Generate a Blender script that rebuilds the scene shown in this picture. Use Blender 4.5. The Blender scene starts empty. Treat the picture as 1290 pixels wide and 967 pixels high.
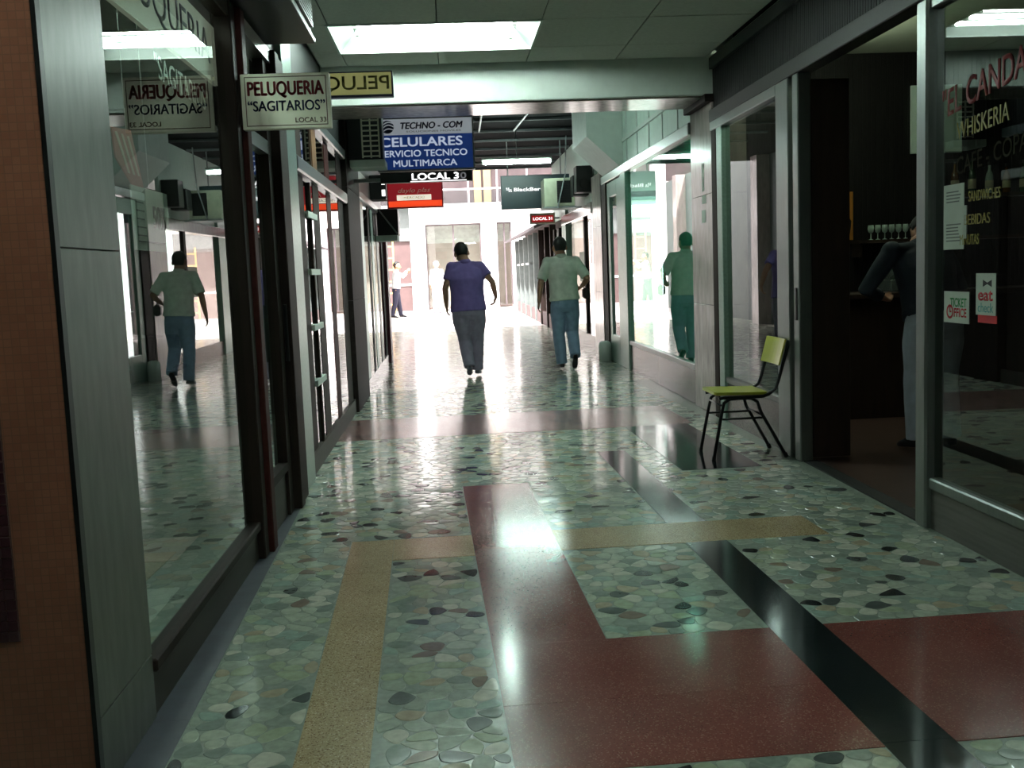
import bpy, bmesh, math, random
from mathutils import Vector, Matrix, noise as mnoise
random.seed(7)
SC = bpy.context.scene
COL = SC.collection
PI = math.pi

# ---------------------------------------------------------------- camera, world, sun, exposure
cam_d = bpy.data.cameras.new('camera')
cam_d.sensor_fit = 'HORIZONTAL'; cam_d.sensor_width = 36.0; cam_d.lens = 36.0 * 1300 / 1290
cam_d.clip_start = 0.05; cam_d.clip_end = 300
cam = bpy.data.objects.new('camera', cam_d); COL.objects.link(cam)
_R = Vector((0.99733765, -0.06151383, -0.03916202)); _U = Vector((0.04555751, 0.10626626, 0.99329351)); _F = Vector((0.05693968, 0.99243314, -0.10878576))
_m = Matrix((_R, _U, -_F)).transposed().to_4x4(); _m.translation = Vector((0, 0, 1.45))
cam.matrix_world = _m
SC.camera = cam

world = bpy.data.worlds.new('sky'); SC.world = world; world.use_nodes = True
_bg = world.node_tree.nodes['Background']
_bg.inputs[0].default_value = (1.0, 0.955, 0.985, 1); _bg.inputs[1].default_value = 8.0
sun_d = bpy.data.lights.new('sun', 'SUN'); sun_d.energy = 22.0; sun_d.angle = 0.02; sun_d.color = (1.0, 0.95, 0.95)
sun = bpy.data.objects.new('sun', sun_d); COL.objects.link(sun)
sun.rotation_euler = Vector((0.25, 0.62, -0.95)).to_track_quat('-Z', 'Y').to_euler()
sun.location = (0, 20, 20)

VS = SC.view_settings
SC.display_settings.display_device = 'sRGB'
VS.view_transform = 'Standard'; VS.look = 'None'; VS.gamma = 1; VS.use_curve_mapping = False; VS.exposure = 0.0
SC.cycles.use_denoising = True
SC.cycles.max_bounces = 10; SC.cycles.transparent_max_bounces = 24; SC.cycles.glossy_bounces = 6; SC.cycles.diffuse_bounces = 5
SC.cycles.sample_clamp_indirect = 6.0

# lamp strengths (used by the lamp builders below)
TUBE_MAIN, TUBE_LOBBY, TUBE_FAR, TUBE_BAR, TUBE_SHOP = 74.0, 48.0, 85.0, 50.0, 60.0

# ---------------------------------------------------------------- materials
def lin(h):
    h = h.lstrip('#'); out = []
    for i in (0, 2, 4):
        c = int(h[i:i+2], 16) / 255.0
        out.append(c / 12.92 if c <= 0.04045 else ((c + 0.055) / 1.055) ** 2.4)
    return tuple(out)
MATS = {}
def _new(name):
    m = bpy.data.materials.new(name); m.use_nodes = True
    nt = m.node_tree; nt.nodes.clear()
    o = nt.nodes.new('ShaderNodeOutputMaterial')
    return m, nt, o
def mat(name, hexc, rough=0.5, metal=0.0, nscale=8.0, namt=0.12, bump=0.0, stretch=(1, 1, 1), spec=0.5, rvar=0.0):
    if name in MATS: return MATS[name]
    m, nt, o = _new(name); N = nt.nodes; L = nt.links
    p = N.new('ShaderNodeBsdfPrincipled'); L.new(p.outputs[0], o.inputs[0])
    c = lin(hexc)
    tc = N.new('ShaderNodeTexCoord'); mp = N.new('ShaderNodeMapping'); mp.inputs['Scale'].default_value = stretch
    L.new(tc.outputs['Object'], mp.inputs[0])
    nz = N.new('ShaderNodeTexNoise'); nz.inputs['Scale'].default_value = nscale; nz.inputs['Detail'].default_value = 5
    L.new(mp.outputs[0], nz.inputs['Vector'])
    rp = N.new('ShaderNodeValToRGB')
    rp.color_ramp.elements[0].position = 0.3; rp.color_ramp.elements[1].position = 0.7
    rp.color_ramp.elements[0].color = tuple(x * (1 - namt) for x in c) + (1,)
    rp.color_ramp.elements[1].color = tuple(min(1, x * (1 + namt)) for x in c) + (1,)
    L.new(nz.outputs[0], rp.inputs[0]); L.new(rp.outputs[0], p.inputs['Base Color'])
    p.inputs['Roughness'].default_value = rough; p.inputs['Metallic'].default_value = metal
    p.inputs['Specular IOR Level'].default_value = spec
    if rvar:
        mr = N.new('ShaderNodeMapRange'); mr.inputs[3].default_value = max(0.02, rough - rvar); mr.inputs[4].default_value = rough + rvar
        L.new(nz.outputs[0], mr.inputs[0]); L.new(mr.outputs[0], p.inputs['Roughness'])
    if bump:
        b = N.new('ShaderNodeBump'); b.inputs['Strength'].default_value = bump; b.inputs['Distance'].default_value = 0.01
        L.new(nz.outputs[0], b.inputs['Height']); L.new(b.outputs[0], p.inputs['Normal'])
    MATS[name] = m; return m
def emit(name, hexc, strength):
    if name in MATS: return MATS[name]
    m, nt, o = _new(name)
    e = nt.nodes.new('ShaderNodeEmission'); e.inputs[0].default_value = lin(hexc) + (1,); e.inputs[1].default_value = strength
    nt.links.new(e.outputs[0], o.inputs[0]); MATS[name] = m; return m
def glow_face(name, hexc, strength, rough=0.4):
    """face emitting its own colour; serves lit signs and added glow alike"""
    if name in MATS: return MATS[name]
    m, nt, o = _new(name); p = nt.nodes.new('ShaderNodeBsdfPrincipled')
    p.inputs['Base Color'].default_value = lin(hexc) + (1,); p.inputs['Roughness'].default_value = rough
    p.inputs['Emission Color'].default_value = lin(hexc) + (1,); p.inputs['Emission Strength'].default_value = strength
    nt.links.new(p.outputs[0], o.inputs[0]); MATS[name] = m; return m
def glass(name, tint='#dfeee6', ior=1.52, gain=1.0):
    """pane of plate glass: transmits with a tint, mirrors by Fresnel from both of its faces"""
    if name in MATS: return MATS[name]
    m, nt, o = _new(name); N = nt.nodes; L = nt.links
    tr = N.new('ShaderNodeBsdfTransparent'); tr.inputs[0].default_value = lin(tint) + (1,)
    cl = N.new('ShaderNodeBsdfTransparent')
    gl = N.new('ShaderNodeBsdfGlossy'); gl.inputs['Roughness'].default_value = 0.0; gl.inputs[0].default_value = (1, 1, 1, 1)
    fr = N.new('ShaderNodeFresnel'); fr.inputs[0].default_value = ior
    a = N.new('ShaderNodeMath'); a.operation = 'MULTIPLY'; a.inputs[1].default_value = 2.0 * gain
    b = N.new('ShaderNodeMath'); b.operation = 'ADD'; b.inputs[1].default_value = 1.0
    d = N.new('ShaderNodeMath'); d.operation = 'DIVIDE'; d.use_clamp = True
    L.new(fr.outputs[0], a.inputs[0]); L.new(fr.outputs[0], b.inputs[0]); L.new(a.outputs[0], d.inputs[0]); L.new(b.outputs[0], d.inputs[1])
    mx = N.new('ShaderNodeMixShader'); L.new(d.outputs[0], mx.inputs[0]); L.new(tr.outputs[0], mx.inputs[1]); L.new(gl.outputs[0], mx.inputs[2])
    ge = N.new('ShaderNodeNewGeometry'); m2 = N.new('ShaderNodeMixShader')
    L.new(ge.outputs['Backfacing'], m2.inputs[0]); L.new(mx.outputs[0], m2.inputs[1]); L.new(cl.outputs[0], m2.inputs[2])
    L.new(m2.outputs[0], o.inputs[0]); MATS[name] = m; return m
def terrazzo(name, base, chip, chip2, scale=140.0, rough=0.1, amount=0.12):
    if name in MATS: return MATS[name]
    m, nt, o = _new(name); N = nt.nodes; L = nt.links
    p = N.new('ShaderNodeBsdfPrincipled'); L.new(p.outputs[0], o.inputs[0])
    tc = N.new('ShaderNodeTexCoord')
    v = N.new('ShaderNodeTexVoronoi'); v.inputs['Scale'].default_value = scale; L.new(tc.outputs['Object'], v.inputs['Vector'])
    sp = N.new('ShaderNodeSeparateColor'); L.new(v.outputs['Color'], sp.inputs[0])
    r1 = N.new('ShaderNodeValToRGB'); r1.color_ramp.interpolation = 'CONSTANT'
    e = r1.color_ramp.elements
    e[0].position = 0; e[0].color = lin(base) + (1,)
    e[1].position = 1 - amount; e[1].color = lin(chip) + (1,)
    x = r1.color_ramp.elements.new(1 - amount * 0.35); x.color = lin(chip2) + (1,)
    L.new(sp.outputs[0], r1.inputs[0])
    nz = N.new('ShaderNodeTexNoise'); nz.inputs['Scale'].default_value = 3.0; nz.inputs['Detail'].default_value = 6; L.new(tc.outputs['Object'], nz.inputs['Vector'])
    mr = N.new('ShaderNodeMapRange'); mr.inputs[3].default_value = 0.75; mr.inputs[4].default_value = 1.25; L.new(nz.outputs[0], mr.inputs[0])
    mu = N.new('ShaderNodeVectorMath'); mu.operation = 'SCALE'; L.new(r1.outputs[0], mu.inputs[0]); L.new(mr.outputs[0], mu.inputs['Scale'])
    L.new(mu.outputs[0], p.inputs['Base Color'])
    m2 = N.new('ShaderNodeMapRange'); m2.inputs[3].default_value = rough * 0.6; m2.inputs[4].default_value = rough * 1.5; L.new(nz.outputs[0], m2.inputs[0])
    L.new(m2.outputs[0], p.inputs['Roughness'])
    n2 = N.new('ShaderNodeTexNoise'); n2.inputs['Scale'].default_value = 14.0; L.new(tc.outputs['Object'], n2.inputs['Vector'])
    b = N.new('ShaderNodeBump'); b.inputs['Strength'].default_value = 0.012; b.inputs['Distance'].default_value = 0.01; L.new(n2.outputs[0], b.inputs['Height']); L.new(b.outputs[0], p.inputs['Normal'])
    MATS[name] = m; return m
def pebble_field(name):
    """far floor: same river pebbles, too distant to tell apart"""
    m, nt, o = _new(name); N = nt.nodes; L = nt.links
    p = N.new('ShaderNodeBsdfPrincipled'); L.new(p.outputs[0], o.inputs[0])
    tc = N.new('ShaderNodeTexCoord')
    v = N.new('ShaderNodeTexVoronoi'); v.inputs['Scale'].default_value = 11.0; L.new(tc.outputs['Object'], v.inputs['Vector'])
    sp = N.new('ShaderNodeSeparateColor'); L.new(v.outputs['Color'], sp.inputs[0])
    r1 = N.new('ShaderNodeValToRGB'); r1.color_ramp.interpolation = 'CONSTANT'
    cols = ['#4a4e4c', '#7b857c', '#9aa596', '#b5bbab', '#a89f88', '#c9cbbd']
    e = r1.color_ramp.elements; e[0].color = lin(cols[0]) + (1,); e[1].position = 0.1; e[1].color = lin(cols[1]) + (1,)
    for i, q in enumerate((0.3, 0.5, 0.72, 0.85)):
        x = e.new(q); x.color = lin(cols[i + 2]) + (1,)
    L.new(sp.outputs[0], r1.inputs[0]); L.new(r1.outputs[0], p.inputs['Base Color'])
    p.inputs['Roughness'].default_value = 0.15
    b = N.new('ShaderNodeBump'); b.inputs['Strength'].default_value = 0.12; b.inputs['Distance'].default_value = 0.01
    L.new(v.outputs['Distance'], b.inputs['Height']); L.new(b.outputs[0], p.inputs['Normal'])
    MATS[name] = m; return m
def mosaic(name, c1, c2, grout, size, rough=0.4):
    if name in MATS: return MATS[name]
    m, nt, o = _new(name); N = nt.nodes; L = nt.links
    p = N.new('ShaderNodeBsdfPrincipled'); L.new(p.outputs[0], o.inputs[0])
    tc = N.new('ShaderNodeTexCoord'); sx = N.new('ShaderNodeSeparateXYZ'); cb = N.new('ShaderNodeCombineXYZ')
    L.new(tc.outputs['Object'], sx.inputs[0]); L.new(sx.outputs[0], cb.inputs[0]); L.new(sx.outputs[2], cb.inputs[1])
    b = N.new('ShaderNodeTexBrick'); b.offset = 0.0; b.inputs['Scale'].default_value = 1.0 / size
    b.inputs['Brick Width'].default_value = 1.0; b.inputs['Row Height'].default_value = 1.0; b.inputs['Mortar Size'].default_value = 0.06
    b.inputs['Color1'].default_value = lin(c1) + (1,); b.inputs['Color2'].default_value = lin(c2) + (1,); b.inputs['Mortar'].default_value = lin(grout) + (1,)
    L.new(cb.outputs[0], b.inputs['Vector'])
    nz = N.new('ShaderNodeTexNoise'); nz.inputs['Scale'].default_value = 5.0; nz.inputs['Detail'].default_value = 6; L.new(tc.outputs['Object'], nz.inputs['Vector'])
    mr = N.new('ShaderNodeMapRange'); mr.inputs[3].default_value = 0.75; mr.inputs[4].default_value = 1.25; L.new(nz.outputs[0], mr.inputs[0])
    mu = N.new('ShaderNodeVectorMath'); mu.operation = 'SCALE'; L.new(b.outputs[0], mu.inputs[0]); L.new(mr.outputs[0], mu.inputs['Scale'])
    L.new(mu.outputs[0], p.inputs['Base Color']); p.inputs['Roughness'].default_value = rough
    bp = N.new('ShaderNodeBump'); bp.inputs['Strength'].default_value = 0.3; bp.inputs['Distance'].default_value = 0.003; bp.invert = True
    L.new(b.outputs['Fac'], bp.inputs['Height']); L.new(bp.outputs[0], p.inputs['Normal'])
    MATS[name] = m; return m

M = dict(
    white_paint=mat('white_paint', '#d6e0d8', 0.55, namt=0.05), ceiling_board=mat('ceiling_board', '#c9cdc4', 0.8, nscale=30, namt=0.06),
    ceiling_dark=mat('ceiling_dark', '#0b0d0f', 0.9, spec=.05), rail=mat('rail', '#8d9392', 0.45, 0.3),
    bronze=mat('bronze', '#2b221e', 0.6, 0.0, spec=.12, nscale=40, stretch=(1, 1, .05)), bronze_red=mat('bronze_red', '#42201d', 0.6, 0.0, spec=.12, nscale=30),
    alu=mat('alu', '#959b98', 0.33, 0.85, nscale=60, namt=0.08, stretch=(1, 1, .05), rvar=.06), alu_dull=mat('alu_dull', '#7d7a77', 0.42, 0.6, nscale=50, stretch=(1, .05, 1)),
    alu_green=mat('alu_green', '#8fa89c', 0.35, 0.5, nscale=40), kick=mat('kick', '#3a342d', 0.6, 0.0, nscale=25, stretch=(1, .1, 3)),
    stone=mat('stone', '#585a55', 0.38, nscale=22, namt=0.22, stretch=(1, 1, .25), bump=.03), stone_dark=mat('stone_dark', '#241f1d', 0.6, nscale=18, namt=.25, spec=.06),
    marble=mat('marble', '#a59a94', 0.18, nscale=14, namt=0.2, stretch=(1, 1, .3)), granite=mat('granite', '#6a625d', 0.2, nscale=90, namt=.3),
    dark=mat('dark', '#131315', 0.6), black=mat('black', '#0e0f10', 0.4), black_gloss=mat('black_gloss', '#0b0c0d', 0.2),
    wall_dim=mat('wall_dim', '#5b5a55', 0.7), bar_wall=mat('bar_wall', '#0d0a09', 0.5, nscale=12), bar_ceiling=mat('bar_ceiling', '#c9d2bb', 0.7, namt=.04),
    wood_dark=mat('wood_dark', '#2e211a', 0.4, nscale=20, namt=.3, stretch=(1, 1, .1)), wood_warm=mat('wood_warm', '#6b4a2c', 0.45, nscale=20, namt=.25, stretch=(4, 4, .4)),
    teal=mat('teal', '#4fae97', 0.6, namt=.06), pale_green=mat('pale_green', '#cfe2d6', 0.5, namt=.05),
    facade_white=mat('facade_white', '#ece9e6', 0.7, namt=.04), facade_pink=mat('facade_pink', '#5c4a49', 0.7, nscale=3, namt=.15), facade_grey=mat('facade_grey', '#626a67', 0.6),
    facade_dim=mat('facade_dim', '#4b4244', 0.7, nscale=2, namt=.15), court_pink=mat('court_pink', '#4a3836', .7, nscale=3, namt=.15), court_grey=mat('court_grey', '#565d5a', .6), curtain=mat('curtain', '#cdb489', 0.8, nscale=10, stretch=(8, 8, .3)), pavement=mat('pavement', '#c9c2bd', 0.5, nscale=2, namt=.1),
    paper=mat('paper', '#c9d2c6', 0.8, namt=.05), sign_white=mat('sign_white', '#ebe6d2', 0.4, namt=.05), ink_red=mat('ink_red', '#8e1f24', 0.5), ink_blue=mat('ink_blue', '#232a52', 0.5),
    ink_brown=mat('ink_brown', '#5a3a2c', 0.5), ink_black=mat('ink_black', '#1a1a1c', 0.5), ink_grey=mat('ink_grey', '#6d736f', 0.6),
    sign_blue=glow_face('sign_blue', '#23438f', .28), sign_pale=glow_face('sign_pale', '#c6ccd6', .32),  # slight glow added to lift the blue and pale sign faces
    silver_letter=mat('silver_letter', '#c5cbc8', 0.3, .4), yellow_letter=mat('yellow_letter', '#8f8530', 0.5), red_letter=mat('red_letter', '#8a3236', 0.5), gold_letter=mat('gold_letter', '#33322a', 0.95, spec=.03),
    sticker_green=mat('sticker_green', '#2f8f4e', 0.5), sticker_red=mat('sticker_red', '#c5202c', 0.5), sticker_teal=mat('sticker_teal', '#4f9a98', 0.5),
    laminate=mat('laminate', '#b3b53c', 0.3, nscale=6, namt=.06), ply=mat('ply', '#b79a6a', 0.6, nscale=60, stretch=(1, 1, 6)), tube_black=mat('tube_black', '#141416', 0.35, .3),
    skin=mat('skin', '#ab7c64', 0.55), hair=mat('hair', '#171313', 0.6, nscale=80, bump=.2), hair_grey=mat('hair_grey', '#26221f', 0.6, nscale=80, bump=.2),
    shirt_purple=mat('shirt_purple', '#75609f', 0.8, nscale=14, bump=.15), trousers_grey=mat('trousers_grey', '#92859a', 0.8, nscale=14, bump=.15),
    shirt_green=mat('shirt_green', '#cbcabd', 0.8, nscale=14, bump=.15), jeans=mat('jeans', '#7a8ba3', 0.85, nscale=10, namt=.2, bump=.15),
    cloth_white=mat('cloth_white', '#d9d6d2', 0.8), trousers_dark=mat('trousers_dark', '#2b2a3c', 0.8), shirt_navy=mat('shirt_navy', '#1b2430', 0.8, nscale=30), jeans_pale=mat('jeans_pale', '#c3c8d8', 0.85, nscale=12, bump=.1),
    shoe=mat('shoe', '#16161a', 0.45), shoe_grey=mat('shoe_grey', '#6e6c78', 0.5), leather=mat('leather', '#1d1512', 0.4), eye=mat('eye', '#e6e2dc', 0.3),
    ac_cream=mat('ac_cream', '#a7ab94', 0.5), ac_dark=mat('ac_dark', '#191816', 0.55), fin=mat('fin', '#b4bcbc', 0.3, .8),
    bottle_green=mat('bottle_green', '#27422b', 0.15), bottle_amber=mat('bottle_amber', '#5c3a14', 0.15), bottle_clear=mat('bottle_clear', '#93a69b', 0.12), label_cream=mat('label_cream', '#b8b08f', 0.6),
    orange=mat('orange', '#b3762e', 0.5), steel=mat('steel', '#9aa5a1', 0.25, .8), bar_floor=mat('bar_floor', '#4a3630', 0.35, nscale=6, namt=.2),
    cement=mat('cement', '#98a397', 0.2, nscale=40, namt=.15), cement_border=mat('cement_border', '#363a44', 0.5, nscale=10, namt=.25),
    ladder=mat('ladder', '#cfa95a', 0.5), red_post=mat('red_post', '#5a1f2c', 0.4), poster_red=mat('poster_red', '#a8433c', 0.6), poster_pale=mat('poster_pale', '#c7b4a4', 0.6),
    salon_vinyl=mat('salon_vinyl', '#15181a', 0.3), red_panel=glow_face('red_panel', '#8e1420', 0.55), red_glow=glow_face('red_glow', '#e0401c', 1.1), strip_white=glow_face('strip_white', '#e9dccb', 0.9),
    yellow_face=glow_face('yellow_face', '#bcbb78', 0.3), olive_letter=mat('olive_letter', '#86854a', 0.5), lit_white=emit('lit_white', '#ffffff', 1.6), lit_red=glow_face('lit_red', '#a01a1e', 0.7),
    banner_face=glow_face('banner_face', '#d8d6c2', .22), alu_dark=mat('alu_dark', '#2a2826', .5, .2, nscale=40), grey_lit=glow_face('grey_lit', '#9a9aa0', .35),
    teal_black=mat('teal_black', '#173138', 0.35), floor_red=terrazzo('floor_red', '#7d4640', '#96655c', '#683a34', 230, 0.14, .14),
    floor_black=terrazzo('floor_black', '#1d2426', '#333d3c', '#14191a', 230, 0.1, .06), floor_yellow=terrazzo('floor_yellow', '#b8a47e', '#8a7152', '#d3c4a3', 230, 0.16, .25),
    ceiling_rail=mat('ceiling_rail', '#6a6f70', .6, spec=.1), floor_rose=terrazzo('floor_rose', '#8a6b66', '#a08078', '#755550', 230, .16, .2), floor_far=pebble_field('floor_far'), tube_glow=emit('tube_glow', '#e9fff6', TUBE_MAIN), tube_lobby=emit('tube_lobby', '#eafff4', TUBE_LOBBY), tube_far=emit('tube_far', '#e0fff3', TUBE_FAR),
    tube_bar=emit('tube_bar', '#f0ffe2', TUBE_BAR), salon_fill=emit('salon_fill', '#eafff4', 70.0), tube_shop=emit('tube_shop', '#d8fff2', TUBE_SHOP),
    glass=glass('glass'), glass_dark=glass('glass_dark', '#b9c4bc'), glass_soft=glass('glass_soft', '#dfe6e4', 1.2), room_pink=mat('room_pink', '#a58e8a', .7, nscale=2, namt=.12), room_pale=mat('room_pale', '#bdb0b0', .7), room_upper=mat('room_upper', '#6d5f60', .7, nscale=2, namt=.2), glass_teal=glass('glass_teal', '#9fdcc8'),
    brown_mosaic=mosaic('brown_mosaic', '#8d5a47', '#855240', '#79503f', 0.022), plum_tile=mat('plum_tile', '#3a1a22', 0.35, namt=.3, nscale=20), plum_grout=mat('plum_grout', '#5a4038', 0.7))

# ---------------------------------------------------------------- object helpers
WLOC = {}
def link(name, bm_or_me, m, parent=None, smooth=False):
    if isinstance(bm_or_me, bmesh.types.BMesh):
        me = bpy.data.meshes.new(name)
        if parent is not None:
            bmesh.ops.translate(bm_or_me, verts=bm_or_me.verts, vec=-WLOC[parent.name])
        bm_or_me.normal_update(); bm_or_me.to_mesh(me); bm_or_me.free()
    else: me = bm_or_me
    for mm in (m if isinstance(m, (list, tuple)) else [m]): me.materials.append(mm)
    if smooth: me.polygons.foreach_set('use_smooth', [True] * len(me.polygons))
    o = bpy.data.objects.new(name, me); COL.objects.link(o)
    WLOC[o.name] = WLOC[parent.name].copy() if parent is not None else Vector((0, 0, 0))
    if parent is not None: o.parent = parent
    return o
def tag(o, label, cat, group=None, kind=None):
    if label: o['label'] = label
    if cat: o['category'] = cat
    if group: o['group'] = group
    if kind: o['kind'] = kind
    return o
def root(name, loc, label, cat, group=None, kind=None):
    o = bpy.data.objects.new(name, None); COL.objects.link(o); o.location = loc; o.empty_display_size = 0.1
    WLOC[o.name] = Vector(loc)
    return tag(o, label, cat, group, kind)
def struct(name, bm, m, label, cat, parent=None, smooth=False):
    o = link(name, bm, m, parent, smooth); return tag(o, label, cat, kind='structure')
def BM(): return bmesh.new()
def box(b, x0, x1, y0, y1, z0, z1, bev=0.0):
    vs = [b.verts.new(p) for p in ((x0, y0, z0), (x1, y0, z0), (x1, y1, z0), (x0, y1, z0), (x0, y0, z1), (x1, y0, z1), (x1, y1, z1), (x0, y1, z1))]
    fs = [b.faces.new([vs[i] for i in q]) for q in ((3, 2, 1, 0), (4, 5, 6, 7), (0, 1, 5, 4), (1, 2, 6, 5), (2, 3, 7, 6), (3, 0, 4, 7))]
    if bev:
        es = list({e for f in fs for e in f.edges})
        bmesh.ops.bevel(b, geom=es, offset=bev, segments=1, affect='EDGES')
    return b
def bx(*a, **k): return box(BM(), *a, **k)
def prism(b, pts, d):
    """closed polygon pts (3D) extruded by vector d"""
    d = Vector(d); lo = [b.verts.new(p) for p in pts]; hi = [b.verts.new(Vector(p) + d) for p in pts]
    n = len(pts); b.faces.new(lo[::-1]); b.faces.new(hi)
    for i in range(n): b.faces.new((lo[i], lo[(i + 1) % n], hi[(i + 1) % n], hi[i]))
    bmesh.ops.recalc_face_normals(b, faces=b.faces); return b
def frame_of(t, hint=Vector((1, 0, 0))):
    t = t.normalized(); x = hint - t * hint.dot(t)
    if x.length < 1e-3: x = Vector((0, 1, 0)) - t * t.y
    x.normalize(); return x, t.cross(x)
def tube(b, pts, rad, n=10, cap=True, hint=Vector((1, 0, 0)), dome=False):
    """tube along pts; rad: number, list of numbers or list of (rx, ry)"""
    P = [Vector(p) for p in pts]; k = len(P)
    R = [rad] * k if not isinstance(rad, (list, tuple)) else list(rad)
    if dome:  # rounded ends
        t0 = (P[0] - P[1]).normalized(); t1 = (P[-1] - P[-2]).normalized()
        def sc(r, f): return (r[0] * f, r[1] * f) if isinstance(r, tuple) else r * f
        def mean(r): return min(r) if isinstance(r, tuple) else r
        P = [P[0] + t0 * mean(R[0]) * .85, P[0] + t0 * mean(R[0]) * .55] + P + [P[-1] + t1 * mean(R[-1]) * .55, P[-1] + t1 * mean(R[-1]) * .85]
        R = [sc(R[0], .45), sc(R[0], .82)] + R + [sc(R[-1], .82), sc(R[-1], .45)]; k += 4
    rings = []
    for i in range(k):
        t = P[min(i + 1, k - 1)] - P[max(i - 1, 0)]
        x, y = frame_of(t, hint); r = R[i]; rx, ry = r if isinstance(r, tuple) else (r, r)
        rings.append([b.verts.new(P[i] + x * math.cos(a) * rx + y * math.sin(a) * ry) for a in (2 * PI * j / n for j in range(n))])
    for i in range(k - 1):
        for j in range(n): b.faces.new((rings[i][j], rings[i][(j + 1) % n], rings[i + 1][(j + 1) % n], rings[i + 1][j]))
    if cap: b.faces.new(rings[0][::-1]); b.faces.new(rings[-1])
    return b
def lathe(b, prof, cx, cy, z0, n=12):
    rings = [[b.verts.new((cx + r * math.cos(2 * PI * j / n), cy + r * math.sin(2 * PI * j / n), z0 + z)) for j in range(n)] for r, z in prof]
    for i in range(len(rings) - 1):
        for j in range(n): b.faces.new((rings[i][j], rings[i][(j + 1) % n], rings[i + 1][(j + 1) % n], rings[i + 1][j]))
    b.faces.new(rings[0][::-1]); b.faces.new(rings[-1]); return b
def ball(b, c, rx, ry, rz, u=12, v=8, mtx=None):
    r = bmesh.ops.create_uvsphere(b, u_segments=u, v_segments=v, radius=1.0)
    m4 = Matrix.Translation(c) @ (mtx.to_4x4() if mtx else Matrix.Identity(4)) @ Matrix.Diagonal((rx, ry, rz, 1))
    bmesh.ops.transform(b, matrix=m4, verts=r['verts']); return b
def lettering(name, s, origin, right, up, w, h, m, parent, bold=0.0, depth=0.003, mirror=False, italic=0.0, fat=0.0):
    """flat letters fitted in a w x h box whose lower left corner is origin"""
    cu = bpy.data.curves.new(name, 'FONT'); cu.body = s; cu.size = 1.0; cu.extrude = 0.0; cu.offset = bold; cu.shear = italic; cu.resolution_u = 4
    o = bpy.data.objects.new('tmp_text', cu); COL.objects.link(o)
    bpy.context.view_layer.update()
    me = bpy.data.meshes.new_from_object(o.evaluated_get(bpy.context.evaluated_depsgraph_get()))
    bpy.data.objects.remove(o); bpy.data.curves.remove(cu)
    b = BM(); b.from_mesh(me); bpy.data.meshes.remove(me)
    xs = [v.co.x for v in b.verts]; ys = [v.co.y for v in b.verts]
    x0, x1, y0, y1 = min(xs), max(xs), min(ys), max(ys)
    R = Vector(right); U = Vector(up); nrm = R.cross(U); O = Vector(origin)
    for v in b.verts:
        fx = (v.co.x - x0) / (x1 - x0); fy = (v.co.y - y0) / (y1 - y0)
        if mirror: fx = 1 - fx
        v.co = O + R * fx * w + U * fy * h
    if fat:   # heavier strokes
        src = list(b.verts) + list(b.edges) + list(b.faces)
        for sx_, sy_ in ((fat, 0), (-fat, 0), (0, fat * .7), (0, -fat * .7)):
            q = bmesh.ops.duplicate(b, geom=src)
            bmesh.ops.translate(b, verts=[g for g in q['geom'] if isinstance(g, bmesh.types.BMVert)], vec=R * sx_ + U * sy_)
    r = bmesh.ops.extrude_face_region(b, geom=list(b.faces))
    bmesh.ops.translate(b, verts=[g for g in r['geom'] if isinstance(g, bmesh.types.BMVert)], vec=nrm * depth)
    bmesh.ops.recalc_face_normals(b, faces=b.faces)
    return link(name, b, m, parent)

# ================================================================= SETTING
LW, RW = -1.05, 2.52
CZ, CZ2 = 3.34, 3.85

# ---- floor -------------------------------------------------------
b = BM(); box(b, -6, 8, -4.5, 13.0, -0.25, -0.0025)
floor = struct('floor', b, M['cement'], 'polished arcade floor of river pebbles set with red, black and cream terrazzo bands', 'floor')
Q = 0.0236
RX = Vector((math.cos(Q), math.sin(Q), 0)); RY = Vector((-math.sin(Q), math.cos(Q), 0))
def uv(u, v, z=0.0): return RX * u + RY * v + Vector((0, 0, z))
# terrazzo slabs: (u0, u1, list of v joints, material)
SLABS = [(-.462, -.23, [1.0, 1.6, 2.2, 2.8, 3.38, 3.73, 4.35, 5.0, 5.621], 'floor_yellow'),
         (-.23, .197, [5.202, 5.621], 'floor_yellow'), (.647, 1.40, [5.202, 5.621], 'floor_yellow'), (1.40, 2.08, [5.202, 5.621], 'floor_yellow'),
         (.197, .647, [3.884, 4.60, 5.19, 6.08, 6.95], 'floor_red'), (.197, 1.304, [2.837, 3.32, 3.884], 'floor_red'),
         (1.523, 2.08, [2.837, 3.884], 'floor_red'), (2.08, 2.58, [2.837, 3.884], 'floor_red'),
         (1.304, 1.523, [1.0, 1.8, 2.4, 2.86, 3.24, 3.85, 4.5, 5.202], 'floor_black'), (1.304, 1.523, [5.621, 6.4, 7.2, 8.0], 'floor_black'),
         (1.76, 2.34, [7.08, 7.9, 8.7, 9.2], 'floor_black'),
         (-.9, -.2, [9.2, 10.5], 'floor_rose'), (-.2, .6, [9.2, 10.5], 'floor_rose'), (.6, 1.4, [9.2, 10.5], 'floor_rose'), (1.4, 2.4, [9.2, 10.5], 'floor_rose'),
         (-1.12, -.85, [1.0, 3.4, 5.4, 7.0], 'cement_border')]
RECTS = []
G = 0.0008
for u0, u1, vs, mk in SLABS:
    for v0, v1 in zip(vs, vs[1:]):
        b = BM(); z = random.uniform(-.0003, .0003)
        pts = [uv(u0 + G, v0 + G, z), uv(u1 - G, v0 + G, z), uv(u1 - G, v1 - G, z), uv(u0 + G, v1 - G, z)]
        prism(b, pts, (0, 0, -0.02)); link('terrazzo_slab', b, M[mk], floor)
    RECTS.append((u0, u1, vs[0], vs[-1]))
def blocked(u, v):
    return any(a <= u <= c and d <= v <= e for a, c, d, e in RECTS)
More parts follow.
